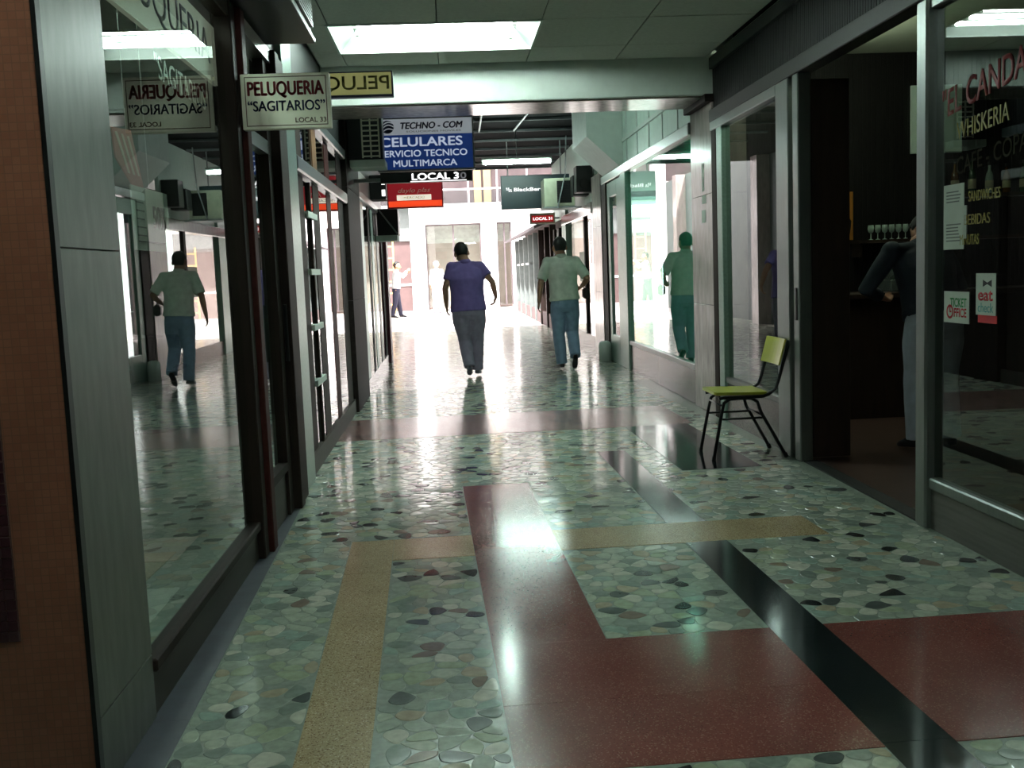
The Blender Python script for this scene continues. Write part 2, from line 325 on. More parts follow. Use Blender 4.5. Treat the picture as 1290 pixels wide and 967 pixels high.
# pebbles
PEB = ['#a6b1a2', '#b9c2b0', '#87938a', '#97a398', '#b3aa92', '#ced0c0', '#565d5b', '#2c3031', '#85766a', '#9bb0a4', '#a9b59a']
PEBW = [24, 20, 10, 13, 8, 11, 5, 4, 2, 10, 10]
PM = [mat('pebble_%d' % i, c, 0.12, nscale=28, namt=.16, bump=.02, rvar=.05) for i, c in enumerate(PEB)]
SP = 0.082
seeds = {}
U0, U1, V0, V1 = -1.10, 2.60, 2.3, 13.0
nu = int((U1 - U0) / (SP * 1.16)) + 2; nv = int((V1 - V0) / (SP * .866)) + 2
for j in range(-2, nv + 2):
    for i in range(-2, nu + 2):
        seeds[(i, j)] = (U0 + (i + .5 * (j & 1)) * SP * 1.16 + random.uniform(-.45, .45) * SP * 1.16, V0 + j * SP * .866 + random.uniform(-.40, .40) * SP)
def clip(poly, px, py, nx, ny):
    out = []; n = len(poly)
    for k in range(n):
        a = poly[k]; c = poly[(k + 1) % n]
        da = (a[0] - px) * nx + (a[1] - py) * ny; dc = (c[0] - px) * nx + (c[1] - py) * ny
        if da <= 0: out.append(a)
        if (da < 0 < dc) or (dc < 0 < da):
            t = da / (da - dc); out.append((a[0] + (c[0] - a[0]) * t, a[1] + (c[1] - a[1]) * t))
    return out
cells = []
for (i, j), (sx, sy) in seeds.items():
    if not (U0 <= sx <= U1 and V0 <= sy <= V1) or blocked(sx, sy): continue
    h = SP * 1.5; poly = [(sx - h, sy - h), (sx + h, sy - h), (sx + h, sy + h), (sx - h, sy + h)]
    for dj in (-2, -1, 0, 1, 2):
        for di in (-2, -1, 0, 1, 2):
            if (di or dj) and (i + di, j + dj) in seeds:
                qx, qy = seeds[(i + di, j + dj)]
                poly = clip(poly, (sx + qx) / 2, (sy + qy) / 2, qx - sx, qy - sy)
                if len(poly) < 3: break
    if len(poly) < 3: continue
    for (a, c, d, e) in RECTS:   # keep clear of the slabs
        if sx - h < c and sx + h > a and sy - h < e and sy + h > d:
            opts = [(sx - c, c, 0, -1, 0), (a - sx, a, 0, 1, 0), (sy - e, 0, e, 0, -1), (d - sy, 0, d, 0, 1)]
            g = max(opts, key=lambda q: q[0]); poly = clip(poly, g[1] + g[3] * -0.003 if g[3] else 0, g[2] + g[4] * -0.003 if g[4] else 0, g[3], g[4])
            if len(poly) < 3: break
    if len(poly) < 3: continue
    poly = clip(poly, U0, 0, -1, 0); poly = clip(poly, U1, 0, 1, 0) if len(poly) > 2 else poly
    if len(poly) < 3: continue
    cx = sum(p[0] for p in poly) / len(poly); cy = sum(p[1] for p in poly) / len(poly)
    ext = max(math.hypot(p[0] - cx, p[1] - cy) for p in poly)
    if ext < 0.014: continue
    f = 1 - 0.0018 / ext * 1.6
    poly = [(cx + (p[0] - cx) * f, cy + (p[1] - cy) * f) for p in poly]
    ch = poly
    for rep in (.27, .25):
        po_ = ch; ch = []
        for k in range(len(po_)):
            a = po_[k]; c = po_[(k + 1) % len(po_)]; w0 = 1 - rep
            ch.append((a[0] * w0 + c[0] * rep, a[1] * w0 + c[1] * rep)); ch.append((a[0] * rep + c[0] * w0, a[1] * rep + c[1] * w0))
    cells.append((cx, cy, ch))
def add_pebble(b, cx, cy, ch, mi):
    tx, ty = random.gauss(0, .004), random.gauss(0, .0065)
    dz = random.uniform(-.0004, .0002)
    def P(x, y, z): 
        return uv(x, y, z + dz + tx * (x - cx) + ty * (y - cy))
    o = [b.verts.new(P(x, y, -.0021)) for x, y in ch]
    q = [b.verts.new(P(cx + (x - cx) * .94, cy + (y - cy) * .94, -.0003)) for x, y in ch]
    c0 = b.verts.new(P(cx, cy, .0)); n = len(ch); fs = []
    q2 = [b.verts.new(v.co) for v in q]
    for k in range(n):
        fc = b.faces.new((q[k], q[(k + 1) % n], c0)); fc.smooth = True; fc.material_index = mi
        fc = b.faces.new((o[k], o[(k + 1) % n], q2[(k + 1) % n], q2[k])); fc.material_index = mi
cells.sort(key=lambda c: c[1])
def in_view(c):
    p = uv(c[0], c[1]) - Vector((0, 0, 1.45)); z = p.dot(_F)
    x = 645 + 1300 * p.dot(_R) / z; y = 483 - 1300 * p.dot(_U) / z
    return -10 < x < 1300 and y < 985
bs = BM(); singles = 0
for c in cells:
    mi = random.choices(range(len(PEB)), PEBW)[0]
    if singles < 300 and in_view(c):
        b = BM(); add_pebble(b, *c, 0); link('pebble', b, PM[mi], floor); singles += 1
    else: add_pebble(bs, *c, mi)
st = link('pebble_bed', bs, PM, floor); st['kind'] = 'stuff'
b = BM(); box(b, -6, 8, 13.0, 27.0, -0.25, 0.0)
struct('floor', b, M['floor_far'], 'far stretch of the pebble floor running out to the daylight', 'floor')
b = BM(); box(b, -30, 30, 27.0, 60.0, -0.25, -0.005)
struct('ground', b, M['pavement'], 'pale sunlit paving of the court beyond the arcade', 'pavement')

# ---- outer shell ---------------------------------------------------
struct('wall_back', bx(-6, 8, -4.7, -4.5, -.2, 4.2), M['wall_dim'], 'plain wall closing the lobby behind the viewer', 'wall')
struct('wall_left', bx(-5.2, -5.0, -4.5, 18.0, -.2, 4.2), M['wall_dim'], 'dim rear wall of the shops on the hairdresser side', 'wall')
struct('wall_right', bx(7.0, 7.2, -4.5, 24.5, -.2, 4.2), M['bar_wall'], 'dim rear wall of the bar and the shops behind it', 'wall')
b = BM(); box(b, -5.2, 7.2, -4.7, 25.0, 4.0, 4.25); struct('roof_slab', b, M['wall_dim'], 'concrete roof slab over the whole arcade', 'roof')
struct('wall_partition', bx(-5.0, LW - .36, 2.93, 3.0, 0, 4.0), M['wall_dim'], 'partition behind the brown mosaic wall', 'wall')

# ---- brown mosaic wall and grey stone pier (left foreground) ---------
w = struct('wall_front', bx(-5.0, LW - .012, 2.87, 2.93, 0, 3.34), M['brown_mosaic'], 'brown mosaic tiled wall at the left edge of the arcade entrance', 'wall')
b = BM()
link('grout_bed', bx(-1.52, -1.236, 2.867, 2.87, .476, 1.14), M['plum_grout'], w)
tm = None
for r in range(22):
    for c in range(9):
        if tm is None:
            tm = link('mosaic_tile', bx(-.0138, .0138, -.004, .002, -.0138, .0138, bev=.0015), M['plum_tile'], None)
            o = tm
        else:
            o = bpy.data.objects.new('mosaic_tile', tm.data); COL.objects.link(o)
        o.parent = w; o.location = (-1.252 - c * .03, 2.867, .492 + r * .03)
link('edge_trim', bx(LW - .012, LW + .001, 2.868, 2.90, 0, 3.34), M['black'], w)
p = root('pillar', (LW, 2.87, 0), 'grey stone clad pier between the brown mosaic wall and the hairdresser window', 'pillar', kind='structure')
for z0, z1 in ((0, .22), (.223, 1.56), (1.563, 2.7), (2.703, 3.34)):
    link('stone_panel', bx(LW - .35, LW, 2.902, 3.42, z0, z1, bev=.002), M['stone'], p)

# ---- ceiling: boards, beam, dark far ceiling ------------------------------
ce = struct('ceiling', bx(-5.0, 7.0, -4.5, 9.66, CZ + .2, CZ + .25), M['dark'], 'suspended ceiling of pale boards over the near part of the arcade', 'ceiling')
XS = [-1.63, -.82, 0.0, .80, 1.62, 2.46]
YS = [-4.5, -3.3, -2.1, -.9, .3, 1.5, 2.4, 3.3, 4.25, 5.2, 6.15, 7.1, 8.07, 9.05, 9.655]
for yi, (y0, y1) in enumerate(zip(YS, YS[1:])):
    for xi, (x0, x1) in enumerate(zip(XS, XS[1:])):
        if yi == 12 and xi in (1, 2): continue
        if yi == 5 and xi in (1, 2): continue
        if xi == 0: x0 = -1.06
        dz = random.uniform(-.0015, .0015)
        link('ceiling_board', bx(x0 + .004, x1 - .004, y0 + .004, y1 - .004, CZ + dz, CZ + .012, bev=.002), M['ceiling_board'], ce)
link('ceiling_board', bx(-5.0, -1.1, -4.5, 2.8, CZ, CZ + .012), M['ceiling_board'], ce)
be = root('beam', (.75, 10.05, 3.0), 'pale green concrete beam across the arcade behind the ceiling light', 'beam', kind='structure')
link('beam_body', bx(LW - .15, RW + .2, 9.665, 10.45, 3.0, 3.95, bev=.006), M['white_paint'], be)
link('beam_soffit', bx(LW - .1, RW + .03, 9.72, 10.40, 2.985, 3.0), M['marble'], be)  # pinkish slab paints the far light onto the beam's white underside
ce2 = struct('ceiling', bx(-5.0, 7.0, 10.45, 25.0, CZ2 + .02, CZ2 + .06), M['ceiling_dark'], 'dark bare ceiling with metal rails over the far part of the arcade', 'ceiling')
for i, y in enumerate([11.6, 12.9, 14.2, 15.5, 16.8, 18.1, 19.4, 20.7, 22.0, 23.3, 24.6]):
    link('ceiling_rail', bx(-1.05, 2.5, y - .02, y + .02, CZ2 - .02, CZ2 + .02), M['ceiling_rail'], ce2)
for x0, y0, x1, y1 in ((.55, 10.5, .62, 17.5), (1.55, 10.5, 1.2, 17.5)):
    link('conduit', tube(BM(), [(x0, y0, CZ2 - .08), (x1, y1, CZ2 - .08)], .015, 8), M['rail'], ce2)

# ---- fluorescent lamps -----------------------------------------------------------
def trough_lamp(x0, x1, y0, y1, z, tm, label, ntube=4):
    t = root('ceiling_light', ((x0 + x1) / 2, (y0 + y1) / 2, z), label, 'light')
    h = .14; i = .13; j = .06
    b = BM()
    o = [b.verts.new(q) for q in ((x0, y0, z), (x1, y0, z), (x1, y1, z), (x0, y1, z))]
    n = [b.verts.new(q) for q in ((x0 + i, y0 + j, z + h), (x1 - i, y0 + j, z + h), (x1 - i, y1 - j, z + h), (x0 + i, y1 - j, z + h))]
    for k in range(4): b.faces.new((o[k], n[k], n[(k + 1) % 4], o[(k + 1) % 4]))
    b.faces.new(n[::-1]); link('reflector', b, M['white_paint'], t)
    b = BM()
    box(b, x0 - .02, x1 + .02, y0 - .02, y0, z - .012, z + .03); box(b, x0 - .02, x1 + .02, y1, y1 + .02, z - .012, z + .03)
    box(b, x0 - .02, x0, y0, y1, z - .012, z + .03); box(b, x1, x1 + .02, y0, y1, z - .012, z + .03)
    link('rim', b, M['white_paint'], t)
    for k in range(ntube):
        y = y0 + .13 + (y1 - y0 - .26) * k / (ntube - 1)
        tb = link('tube', tube(BM(), [(x0 + .19, y, z + .075), (x1 - .19, y, z + .075)], .019, 10), tm, t, True)
        for s, xx in ((0, x0 + .16), (1, x1 - .19)):
            link('socket', bx(xx, xx + .03, y - .02, y + .02, z + .05, z + h), M['paper'], tb)
    return t
trough_lamp(-.82, .79, 8.08, 9.05, CZ, M['tube_glow'], 'bright recessed fluorescent ceiling light in front of the beam', 4)
trough_lamp(-.82, .79, 1.5, 2.4, CZ, M['tube_lobby'], 'recessed fluorescent ceiling light near the entrance, above the viewer', 3)
def batten(name, p0, p1, tm, label, r=.02):
    p0 = Vector(p0); p1 = Vector(p1); d = (p1 - p0).normalized()
    t = root(name, (p0 + p1) / 2, label, 'light')
    b = tube(BM(), [p0 + Vector((0, 0, .05)), p1 + Vector((0, 0, .05))], (.035, .03) if False else .03, 8); link('batten_body', b, M['white_paint'], t)
    link('tube', tube(BM(), [p0 + d * .03, p1 - d * .03], r, 10), tm, t, True)
    for q in (p0, p1 - d * .03): link('end_cap', tube(BM(), [q, q + d * .03], .024, 8), M['paper'], t)
    link('hanger', tube(BM(), [(p0 + p1) / 2 + Vector((0, 0, .07)), Vector(((p0.x + p1.x) / 2, (p0.y + p1.y) / 2, CZ2))], .008, 6), M['rail'], t)
    return t
batten('tube_light', (.66, 17.9, 3.30), (1.86, 17.95, 3.30), M['tube_far'], 'lit fluorescent tube hanging crosswise below the dark far ceiling', .035)
batten('tube_light', (.56, 12.3, 3.74), (.62, 14.2, 3.74), M['tube_far'], 'fluorescent tube running lengthwise under the dark ceiling, beside the blue sign')

# ================================================================= RIGHT SIDE
# ---- bar shopfront
fa = struct('trim_1', bx(RW, RW + .08, 2.0, 9.62, 2.84, CZ + .01), M['dark'], 'dark ribbed fascia above the bar shopfront', 'fascia')
y = 2.0
b = BM()
while y < 9.6:
    box(b, RW - .006, RW, y, y + .03, 2.86, CZ - .12); y += .04
rb = link('fascia_rib', b, M['dark'], fa); rb['kind'] = 'stuff'
link('header_rail', bx(RW - .05, RW + .08, 2.0, 9.62, 2.74, 2.85, bev=.006), M['alu_dark'], fa)
link('top_moulding', bx(RW - .04, RW, 2.0, 9.62, CZ - .12, CZ - .02), M['black'], fa)
wn = root('window_1', (RW, 4.0, 0), 'big bar window with red and yellow lettering, nearest on the right side', 'window', kind='structure')
link('post', bx(RW - .05, RW + .05, 5.24, 5.36, 0, 2.74, bev=.012), M['alu'], wn)
link('kick_panel', bx(RW - .015, RW + .03, 2.0, 5.24, 0, .215), M['alu_dull'], wn)
link('sill_rail', bx(RW - .03, RW + .04, 2.0, 5.24, .215, .275, bev=.008), M['alu'], wn)
link('top_rail', bx(RW - .03, RW + .04, 2.0, 5.24, 2.68, 2.74, bev=.006), M['alu'], wn)
link('pane', bx(RW + .003, RW + .011, 2.0, 5.24, .27, 2.69), M['glass_dark'], wn)
XG = RW + .001
def on_right(name, s, y_left, y_right, z, h, m, parent, **k):
    lettering(name, s, (XG, y_left, z), (0, -1, 0), (0, 0, 1), y_left - y_right, h, m, parent, depth=.0015, **k)
def slanted(name, s, y_left, y_right, z, rise, h, m, parent, **k):
    d = Vector((0, -(y_left - y_right), rise)); L = d.length; d.normalize()
    lettering(name, s, (XG, y_left, z), d, (0, 0, 1), L, h, m, parent, depth=.0015, **k)
slanted('bar_lettering', '"EL CANDAL"', 5.17, 4.29, 2.12, .10, .14, M['red_letter'], wn, bold=.01)
slanted('bar_lettering', 'WHISKERIA', 5.02, 4.545, 2.0, .03, .085, M['yellow_letter'], wn)
slanted('bar_lettering', 'CAFE - COPAS', 5.02, 4.34, 1.83, .06, .085, M['gold_letter'], wn)
on_right('bar_lettering', 'SANDWICHES', 4.90, 4.61, 1.695, .05, M['yellow_letter'], wn)
on_right('bar_lettering', 'BEBIDAS', 4.94, 4.70, 1.585, .05, M['yellow_letter'], wn)
on_right('bar_lettering', 'MINUTAS', 4.98, 4.80, 1.49, .05, M['yellow_letter'], wn)
nt = root('notice', (RW, 5.05, 1.6), 'tall white printed notice taped inside the bar window by the post', 'notice')
link('sheet', bx(XG - .001, XG + .0005, 4.945, 5.15, 1.47, 1.79), M['paper'], nt)
b = BM()
for k in range(16):
    z = 1.75 - k * .016
    if 3 < k < 10: continue
    box(b, XG - .002, XG - .001, 4.97 + random.uniform(0, .03), 5.12, z, z + .006)
link('print_lines', b, M['ink_grey'], nt)['kind'] = 'stuff'
link('tape_strip', bx(XG - .0015, XG + .0005, 4.92, 4.95, 1.52, 1.68), M['paper'], nt)
s1 = root('sticker', (RW, 5.0, 1.18), 'square white ticket office sticker low on the bar window', 'sticker')
link('sticker_face', bx(XG - .001, XG + .0005, 4.885, 5.14, 1.105, 1.262), M['paper'], s1)
R_ = (0, -1, 0); U_ = (0, 0, 1); XF = XG - .001
lettering('sticker_lettering', 'TICKET', (XF, 5.075, 1.185), R_, U_, .165, .045, M['sticker_green'], s1, bold=.02, depth=.0008)
lettering('sticker_lettering', 'FFICE', (XF, 5.035, 1.135), R_, U_, .125, .045, M['sticker_red'], s1, bold=.02, depth=.0008)
b = BM()
for k in range(20):
    a0, a1 = 2 * PI * k / 20, 2 * PI * (k + 1) / 20
    q = [(XF - .0012, 5.075 - .036 * math.cos(a0), 1.16 + .036 * math.sin(a0)), (XF - .0012, 5.075 - .036 * math.cos(a1), 1.16 + .036 * math.sin(a1)),
         (XF - .0012, 5.075 - .024 * math.cos(a1), 1.16 + .024 * math.sin(a1)), (XF - .0012, 5.075 - .024 * math.cos(a0), 1.16 + .024 * math.sin(a0))]
    b.faces.new([b.verts.new(p_) for p_ in q])
box(b, XF - .0012, XF - .0004, 5.071, 5.079, 1.158, 1.186); box(b, XF - .0012, XF - .0004, 5.06, 5.079, 1.156, 1.164)
link('clock_ring', b, M['sticker_red'], s1)
s2 = root('sticker', (RW, 4.73, 1.25), 'upright white eat check sticker with a black bow tie', 'sticker')
link('sticker_face', bx(XG - .001, XG + .0005, 4.64, 4.82, 1.155, 1.352), M['paper'], s2)
link('red_edge', bx(XG - .0008, XG + .0005, 4.63, 4.80, 1.118, 1.155), M['sticker_red'], s2)
lettering('sticker_lettering', 'eat', (XF, 4.80, 1.222), R_, U_, .135, .05, M['sticker_red'], s2, bold=.025, depth=.0008)
lettering('sticker_lettering', 'check', (XF, 4.80, 1.168), R_, U_, .14, .045, M['sticker_teal'], s2, depth=.0008)
b = BM(); prism(b, [(XF - .001, 4.755, 1.322), (XF - .001, 4.715, 1.308), (XF - .001, 4.675, 1.322), (XF - .001, 4.675, 1.288), (XF - .001, 4.715, 1.302), (XF - .001, 4.755, 1.288)], (.0008, 0, 0))
link('bow_tie', b, M['ink_black'], s2)
dr = root('door_1', (RW, 7.3, 0), 'open bar doorway with double aluminium jambs and a dark threshold', 'door', kind='structure')
link('jamb', bx(RW - .045, RW + .05, 7.20, 7.32, 0, 2.74, bev=.008), M['alu'], dr)
link('door_leaf', bx(RW + .06, RW + .34, 7.24, 7.30, .02, 2.70, bev=.004), M['wood_dark'], dr)
link('jamb', bx(RW - .05, RW + .05, 7.40, 7.68, 0, 2.74, bev=.008), M['alu'], dr)
link('lock_plate', bx(RW - .052, RW - .045, 7.24, 7.28, 1.02, 1.25), M['black'], dr)
link('threshold', bx(RW - .02, RW + .08, 5.36, 7.20, -.002, .008), M['dark'], dr)
wn = root('window_2', (RW, 8.6, 0), 'bar side window with reflections behind the yellow chair', 'window', kind='structure')
link('kick_panel', bx(RW - .015, RW + .03, 7.68, 9.6, 0, .36), M['granite'], wn)
link('sill_rail', bx(RW - .03, RW + .04, 7.68, 9.3, .36, .41, bev=.006), M['alu_dull'], wn)
link('mullion', bx(RW - .04, RW + .04, 9.25, 9.42, 0, 2.74, bev=.006), M['alu_green'], wn)
link('mullion', bx(RW - .04, RW + .04, 9.44, 9.6, 0, 2.74, bev=.006), M['bronze'], wn)
link('pane', bx(RW + .003, RW + .011, 7.68, 9.25, .40, 2.70), M['glass_dark'], wn)
link('top_rail', bx(RW - .05, RW + .04, 7.68, 9.6, 2.66, 2.74, bev=.006), M['alu'], wn)
# ---- bar interior
struct('floor', bx(RW + .05, 7.0, 2.0, 9.9, -.2, .003), M['bar_floor'], 'dark reddish brown floor inside the bar', 'floor')
bw = struct('wall_bar', bx(RW + .1, 7.0, 9.9, 10.0, 0, 3.39), M['bar_wall'], 'dark ribbed timber wall at the back of the bar', 'wall')
b = BM(); x = RW + .12
while x < 6.9: box(b, x, x + .035, 9.894, 9.9, 1.0, 3.36); x += .045
rr = link('wall_rib', b, M['bar_wall'], bw); rr['kind'] = 'stuff'
struct('ceiling', bx(RW + .1, 7.0, 2.0, 9.9, 3.38, 3.43), M['bar_ceiling'], 'pale lit ceiling inside the bar', 'ceiling')
batten('tube_light', (3.30, 7.7, 3.22), (3.30, 9.2, 3.22), M['tube_bar'], 'fluorescent tube on the ceiling inside the bar')
ct = root('bar_counter', (4.6, 9.2, 0), 'dark wooden bar counter along the back of the bar', 'counter')
link('counter_front', bx(3.25, 6.8, 9.0, 9.06, 0, 1.08), M['wood_dark'], ct)
link('counter_top', bx(3.2, 6.8, 8.95, 9.5, 1.08, 1.13, bev=.008), M['wood_dark'], ct)
link('side_panel', bx(3.25, 3.3, 9.06, 9.48, 0, 1.08), M['wood_dark'], ct)
sh = root('back_shelf', (5.1, 9.8, 1.55), 'lower dark shelf on the back wall of the bar, holding stemmed glasses', 'shelf')
link('shelf_board', bx(3.9, 6.8, 9.66, 9.885, 1.58, 1.61), M['wood_dark'], sh)
for xx in (3.92, 6.75): link('bracket', bx(xx, xx + .03, 9.7, 9.885, 1.45, 1.58), M['wood_dark'], sh)
sh = root('back_shelf', (5.7, 9.8, 1.98), 'upper dark shelf on the back wall of the bar, holding a row of bottles', 'shelf')
link('shelf_board', bx(4.6, 6.8, 9.66, 9.885, 1.98, 2.01), M['wood_dark'], sh)
for xx in (4.62, 6.75): link('bracket', bx(xx, xx + .03, 9.7, 9.885, 1.86, 1.98), M['wood_dark'], sh)
cm = root('coffee_machine', (4.15, 9.25, 1.13), 'rounded steel coffee machine on the bar counter', 'machine')
link('machine_body', tube(BM(), [(3.98, 9.25, 1.36), (4.3, 9.25, 1.36)], [(.14, .14), (.14, .14)], 14), M['steel'], cm, True)
link('machine_base', bx(3.97, 4.31, 9.1, 9.4, 1.13, 1.24, bev=.01), M['steel'], cm)
for k in range(2): link('brew_handle', tube(BM(), [(4.07 + .14 * k, 9.12, 1.28), (4.07 + .14 * k, 8.98, 1.27)], .014, 8), M['black'], cm)
for k in range(7):
    g = root('wine_glass', (4.06 + .068 * k, 9.76, 1.61), ['first', 'second', 'third', 'fourth', 'fifth', 'sixth', 'seventh'][k] + ' stemmed glass from the left in the row on the bar shelf', 'glass', 'row of glasses on the bar shelf')
    link('bowl', lathe(BM(), [(.006, .06), (.024, .075), (.03, .105), (.026, .14), (.024, .14), (.027, .105), (.02, .08)], 4.06 + .068 * k, 9.76, 1.61, 10), M['bottle_clear'], g, True)
    link('stem', lathe(BM(), [(.026, 0), (.022, .004), (.004, .01), (.004, .06)], 4.06 + .068 * k, 9.76, 1.61, 10), M['bottle_clear'], g, True)
for k in range(12):
    xx = 4.72 + .17 * k; mm = M[['bottle_clear', 'bottle_amber', 'bottle_green'][k % 3]]; h = random.uniform(.26, .34)
    bt = root('bottle', (xx, 9.77, 2.01), ['clear', 'amber', 'dark green'][k % 3] + ' spirit bottle, number ' + ['one', 'two', 'three', 'four', 'five', 'six', 'seven', 'eight', 'nine', 'ten', 'eleven', 'twelve'][k] + ' from the left on the upper bar shelf', 'bottle', 'bottles on the upper bar shelf')
    link('bottle_body', lathe(BM(), [(.034, 0), (.036, .01), (.036, h * .55), (.028, h * .66), (.013, h * .76), (.013, h)], xx, 9.77, 2.01, 12), mm, bt, True)
    link('bottle_cap', lathe(BM(), [(.015, h - .025), (.015, h + .008)], xx, 9.77, 2.01, 10), M['ink_black'], bt)
    link('bottle_label', lathe(BM(), [(.0365, .05), (.0372, .051), (.0372, h * .42), (.0365, h * .425)], xx, 9.77, 2.01, 12), M['label_cream'], bt, True)
fg = root('wall_poster', (3.86, 9.88, 2.0), 'narrow orange and black poster on the dark bar wall', 'poster')
link('poster_sheet', bx(3.80, 3.93, 9.872, 9.885, 1.62, 2.08), M['orange'], fg)
link('poster_figure', prism(BM(), [(3.82, 9.87, 1.66), (3.90, 9.87, 1.68), (3.915, 9.87, 1.8), (3.87, 9.87, 1.86), (3.83, 9.87, 1.8)], (0, .002, 0)), M['ink_black'], fg)
pb = root('wall_board', (4.75, 9.87, 2.7), 'pale framed notice board on the dark bar wall behind the post', 'board')
link('board_face', bx(4.5, 5.0, 9.86, 9.885, 2.42, 3.06), M['pale_green'], pb)
link('board_figure', bx(4.66, 4.78, 9.855, 9.86, 2.56, 2.80), M['ink_blue'], pb)

# ---- pillar, shop two
pl = root('pillar', (RW, 10.05, 0), 'polished pinkish marble pillar under the beam, beside the yellow chair', 'pillar', kind='structure')
for z0, z1 in ((0, 1.05), (1.053, 2.1), (2.103, 2.93)):
    link('marble_panel', bx(RW - .03, RW + .3, 9.62, 10.44, z0, z1, bev=.002), M['marble'], pl)
link('capital', bx(RW - .09, RW + .3, 9.6, 10.47, 2.93, 3.0, bev=.004), M['stone_dark'], pl)
for k, (y0, y1, z0, z1) in enumerate(((9.92, 10.0, 2.14, 2.40), (9.86, 10.0, 2.02, 2.10), (9.88, 10.02, 1.84, 1.96))):
    tag(link('paper_label', bx(RW - .033, RW - .0302, y0, y1, z0, z1), M['paper'], None),
        ['tall narrow white paper label, topmost on the marble pillar', 'small white paper label, middle one on the marble pillar', 'squarish white paper label, lowest on the marble pillar'][k], 'label', 'paper labels on the marble pillar')
tr = root('trim_2', (RW, 12.5, 2.85), 'pale green panelled fascia above the teal shop window', 'fascia', kind='structure')
yy = [10.46, 11.3, 12.1, 12.9, 13.7, 14.5, 15.6, 16.45]
for y0, y1 in zip(yy, yy[1:]):
    link('fascia_panel', bx(RW + .04, RW + .08, y0 + .006, y1 - .006, 2.86, CZ2, bev=.004), M['pale_green'], tr)
for y0 in yy[1:]: link('panel_batten', bx(RW + .03, RW + .045, y0 - .02, y0 + .02, 2.88, CZ2), M['white_paint'], tr)
link('header_rail', bx(RW - .05, RW + .08, 10.46, 16.45, 2.74, 2.86, bev=.008), M['alu'], tr)
wn = root('window_3', (RW, 12.5, 0), 'teal shop window reflecting the man in the green shirt', 'window', kind='structure')
for y0, y1 in ((10.46, 12.4), (12.404, 14.3)): link('kick_panel', bx(RW - .01, RW + .04, y0, y1, 0, .36, bev=.003), M['granite'], wn)
link('sill_rail', bx(RW - .03, RW + .04, 10.46, 14.3, .36, .42, bev=.006), M['alu'], wn)
link('pane', bx(RW + .003, RW + .011, 10.46, 14.3, .41, 2.76), M['glass_teal'], wn)
link('end_mullion', bx(RW - .04, RW + .05, 14.3, 14.72, 0, 2.76, bev=.01), M['alu_green'], wn)
for z in (1.44, 1.26, 1.06): link('reflected_bar', bx(RW + .30, RW + .32, 10.9, 11.7, z, z + .02), M['black'], wn)  # black bars built in place of a door handle's reflection
struct('wall_shop', bx(RW + .55, RW + .6, 10.46, 14.7, 0, 3.3), M['teal'], 'teal backing wall of the shop window display', 'wall')
struct('ceiling', bx(RW + .02, 7.0, 10.46, 24.4, 3.2, 3.25), M['white_paint'], 'pale ceiling inside the far shops', 'ceiling')
batten('tube_light', (RW + .32, 11.3, 3.1), (RW + .32, 12.6, 3.1), M['tube_shop'], 'fluorescent tube behind the teal shop window')
dr = root('door_2', (RW, 15.6, 0), 'narrow glazed shop door in a green metal frame, before the far pillar', 'door', kind='structure')
link('stile', bx(RW - .03, RW + .03, 14.74, 15.1, 0, 2.72, bev=.008), M['alu_green'], dr)
link('stile', bx(RW - .03, RW + .03, 15.75, 16.0, .0, 2.72, bev=.008), M['alu_green'], dr)
link('bottom_rail', bx(RW - .03, RW + .03, 15.1, 15.75, 0, .42, bev=.008), M['alu_green'], dr)
link('top_rail', bx(RW - .03, RW + .03, 15.1, 15.75, 2.5, 2.72, bev=.008), M['alu_green'], dr)
link('pane', bx(RW - .004, RW + .004, 15.1, 15.75, .42, 2.5), M['glass'], dr)
link('jamb', bx(RW - .05, RW + .06, 16.0, 16.4, 0, 2.74, bev=.008), M['bronze'], dr)
pl = root('pillar', (RW, 17.0, 0), 'pale marble pillar with a haunched bracket, beyond the teal window', 'pillar', kind='structure')
for z0, z1 in ((0, 1.05), (1.053, 2.1), (2.103, 2.95)): link('marble_panel', bx(RW - .06, RW + .3, 16.45, 17.45, z0, z1, bev=.002), M['marble'], pl)
b = BM(); prism(b, [(2.555, 14.8, 2.87), (2.5, 14.8, 2.87), (2.04, 14.8, 3.30), (2.04, 14.8, CZ2 + .1), (2.555, 14.8, CZ2 + .1)], (0, 1.6, 0)); link('haunch', b, M['white_paint'], pl)
b = BM(); lathe(b, [(.10, 0), (.10, .24), (.085, .29), (.045, .31)], RW - .13, 15.95, 0, 16)
tag(link('bollard', b, M['white_paint'], None, True), 'short rounded white bollard at the foot of the far pillar', 'bollard')
# ---- shop three with speakers, AC, signs
wn = root('window_4', (RW, 19.5, 0), 'far shop window beside the man in jeans, with a dark base', 'window', kind='structure')
link('kick_panel', bx(RW - .02, RW + .05, 17.46, 24.4, 0, .26), M['granite'], wn)
link('pane', bx(RW + .003, RW + .011, 17.46, 21.4, .26, 2.36), M['glass'], wn)
link('rail', bx(RW - .08, RW + .06, 17.46, 22.0, 2.36, 2.55, bev=.01), M['marble'], wn)
link('mullion', bx(RW - .03, RW + .04, 18.7, 18.85, .26, 2.36), M['bronze'], wn)
link('post', bx(RW - .06, RW + .06, 21.4, 22.1, 0, 2.9), M['alu_green'], wn)
for y0 in (23.0, 24.0): link('mullion', bx(RW - .03, RW + .04, y0, y0 + .3, .0, 2.36), M['bronze'], wn)
link('pane', bx(RW + .003, RW + .011, 22.1, 24.3, .26, 2.36), M['glass'], wn)
link('notice_board', bx(RW - .02, RW, 18.9, 19.6, 1.2, 1.75), M['ac_cream'], wn)
struct('trim_3', bx(RW, RW + .06, 17.46, 24.4, 2.55, CZ2), M['pale_green'], 'pale fascia above the far shop window, behind the loudspeakers', 'fascia')
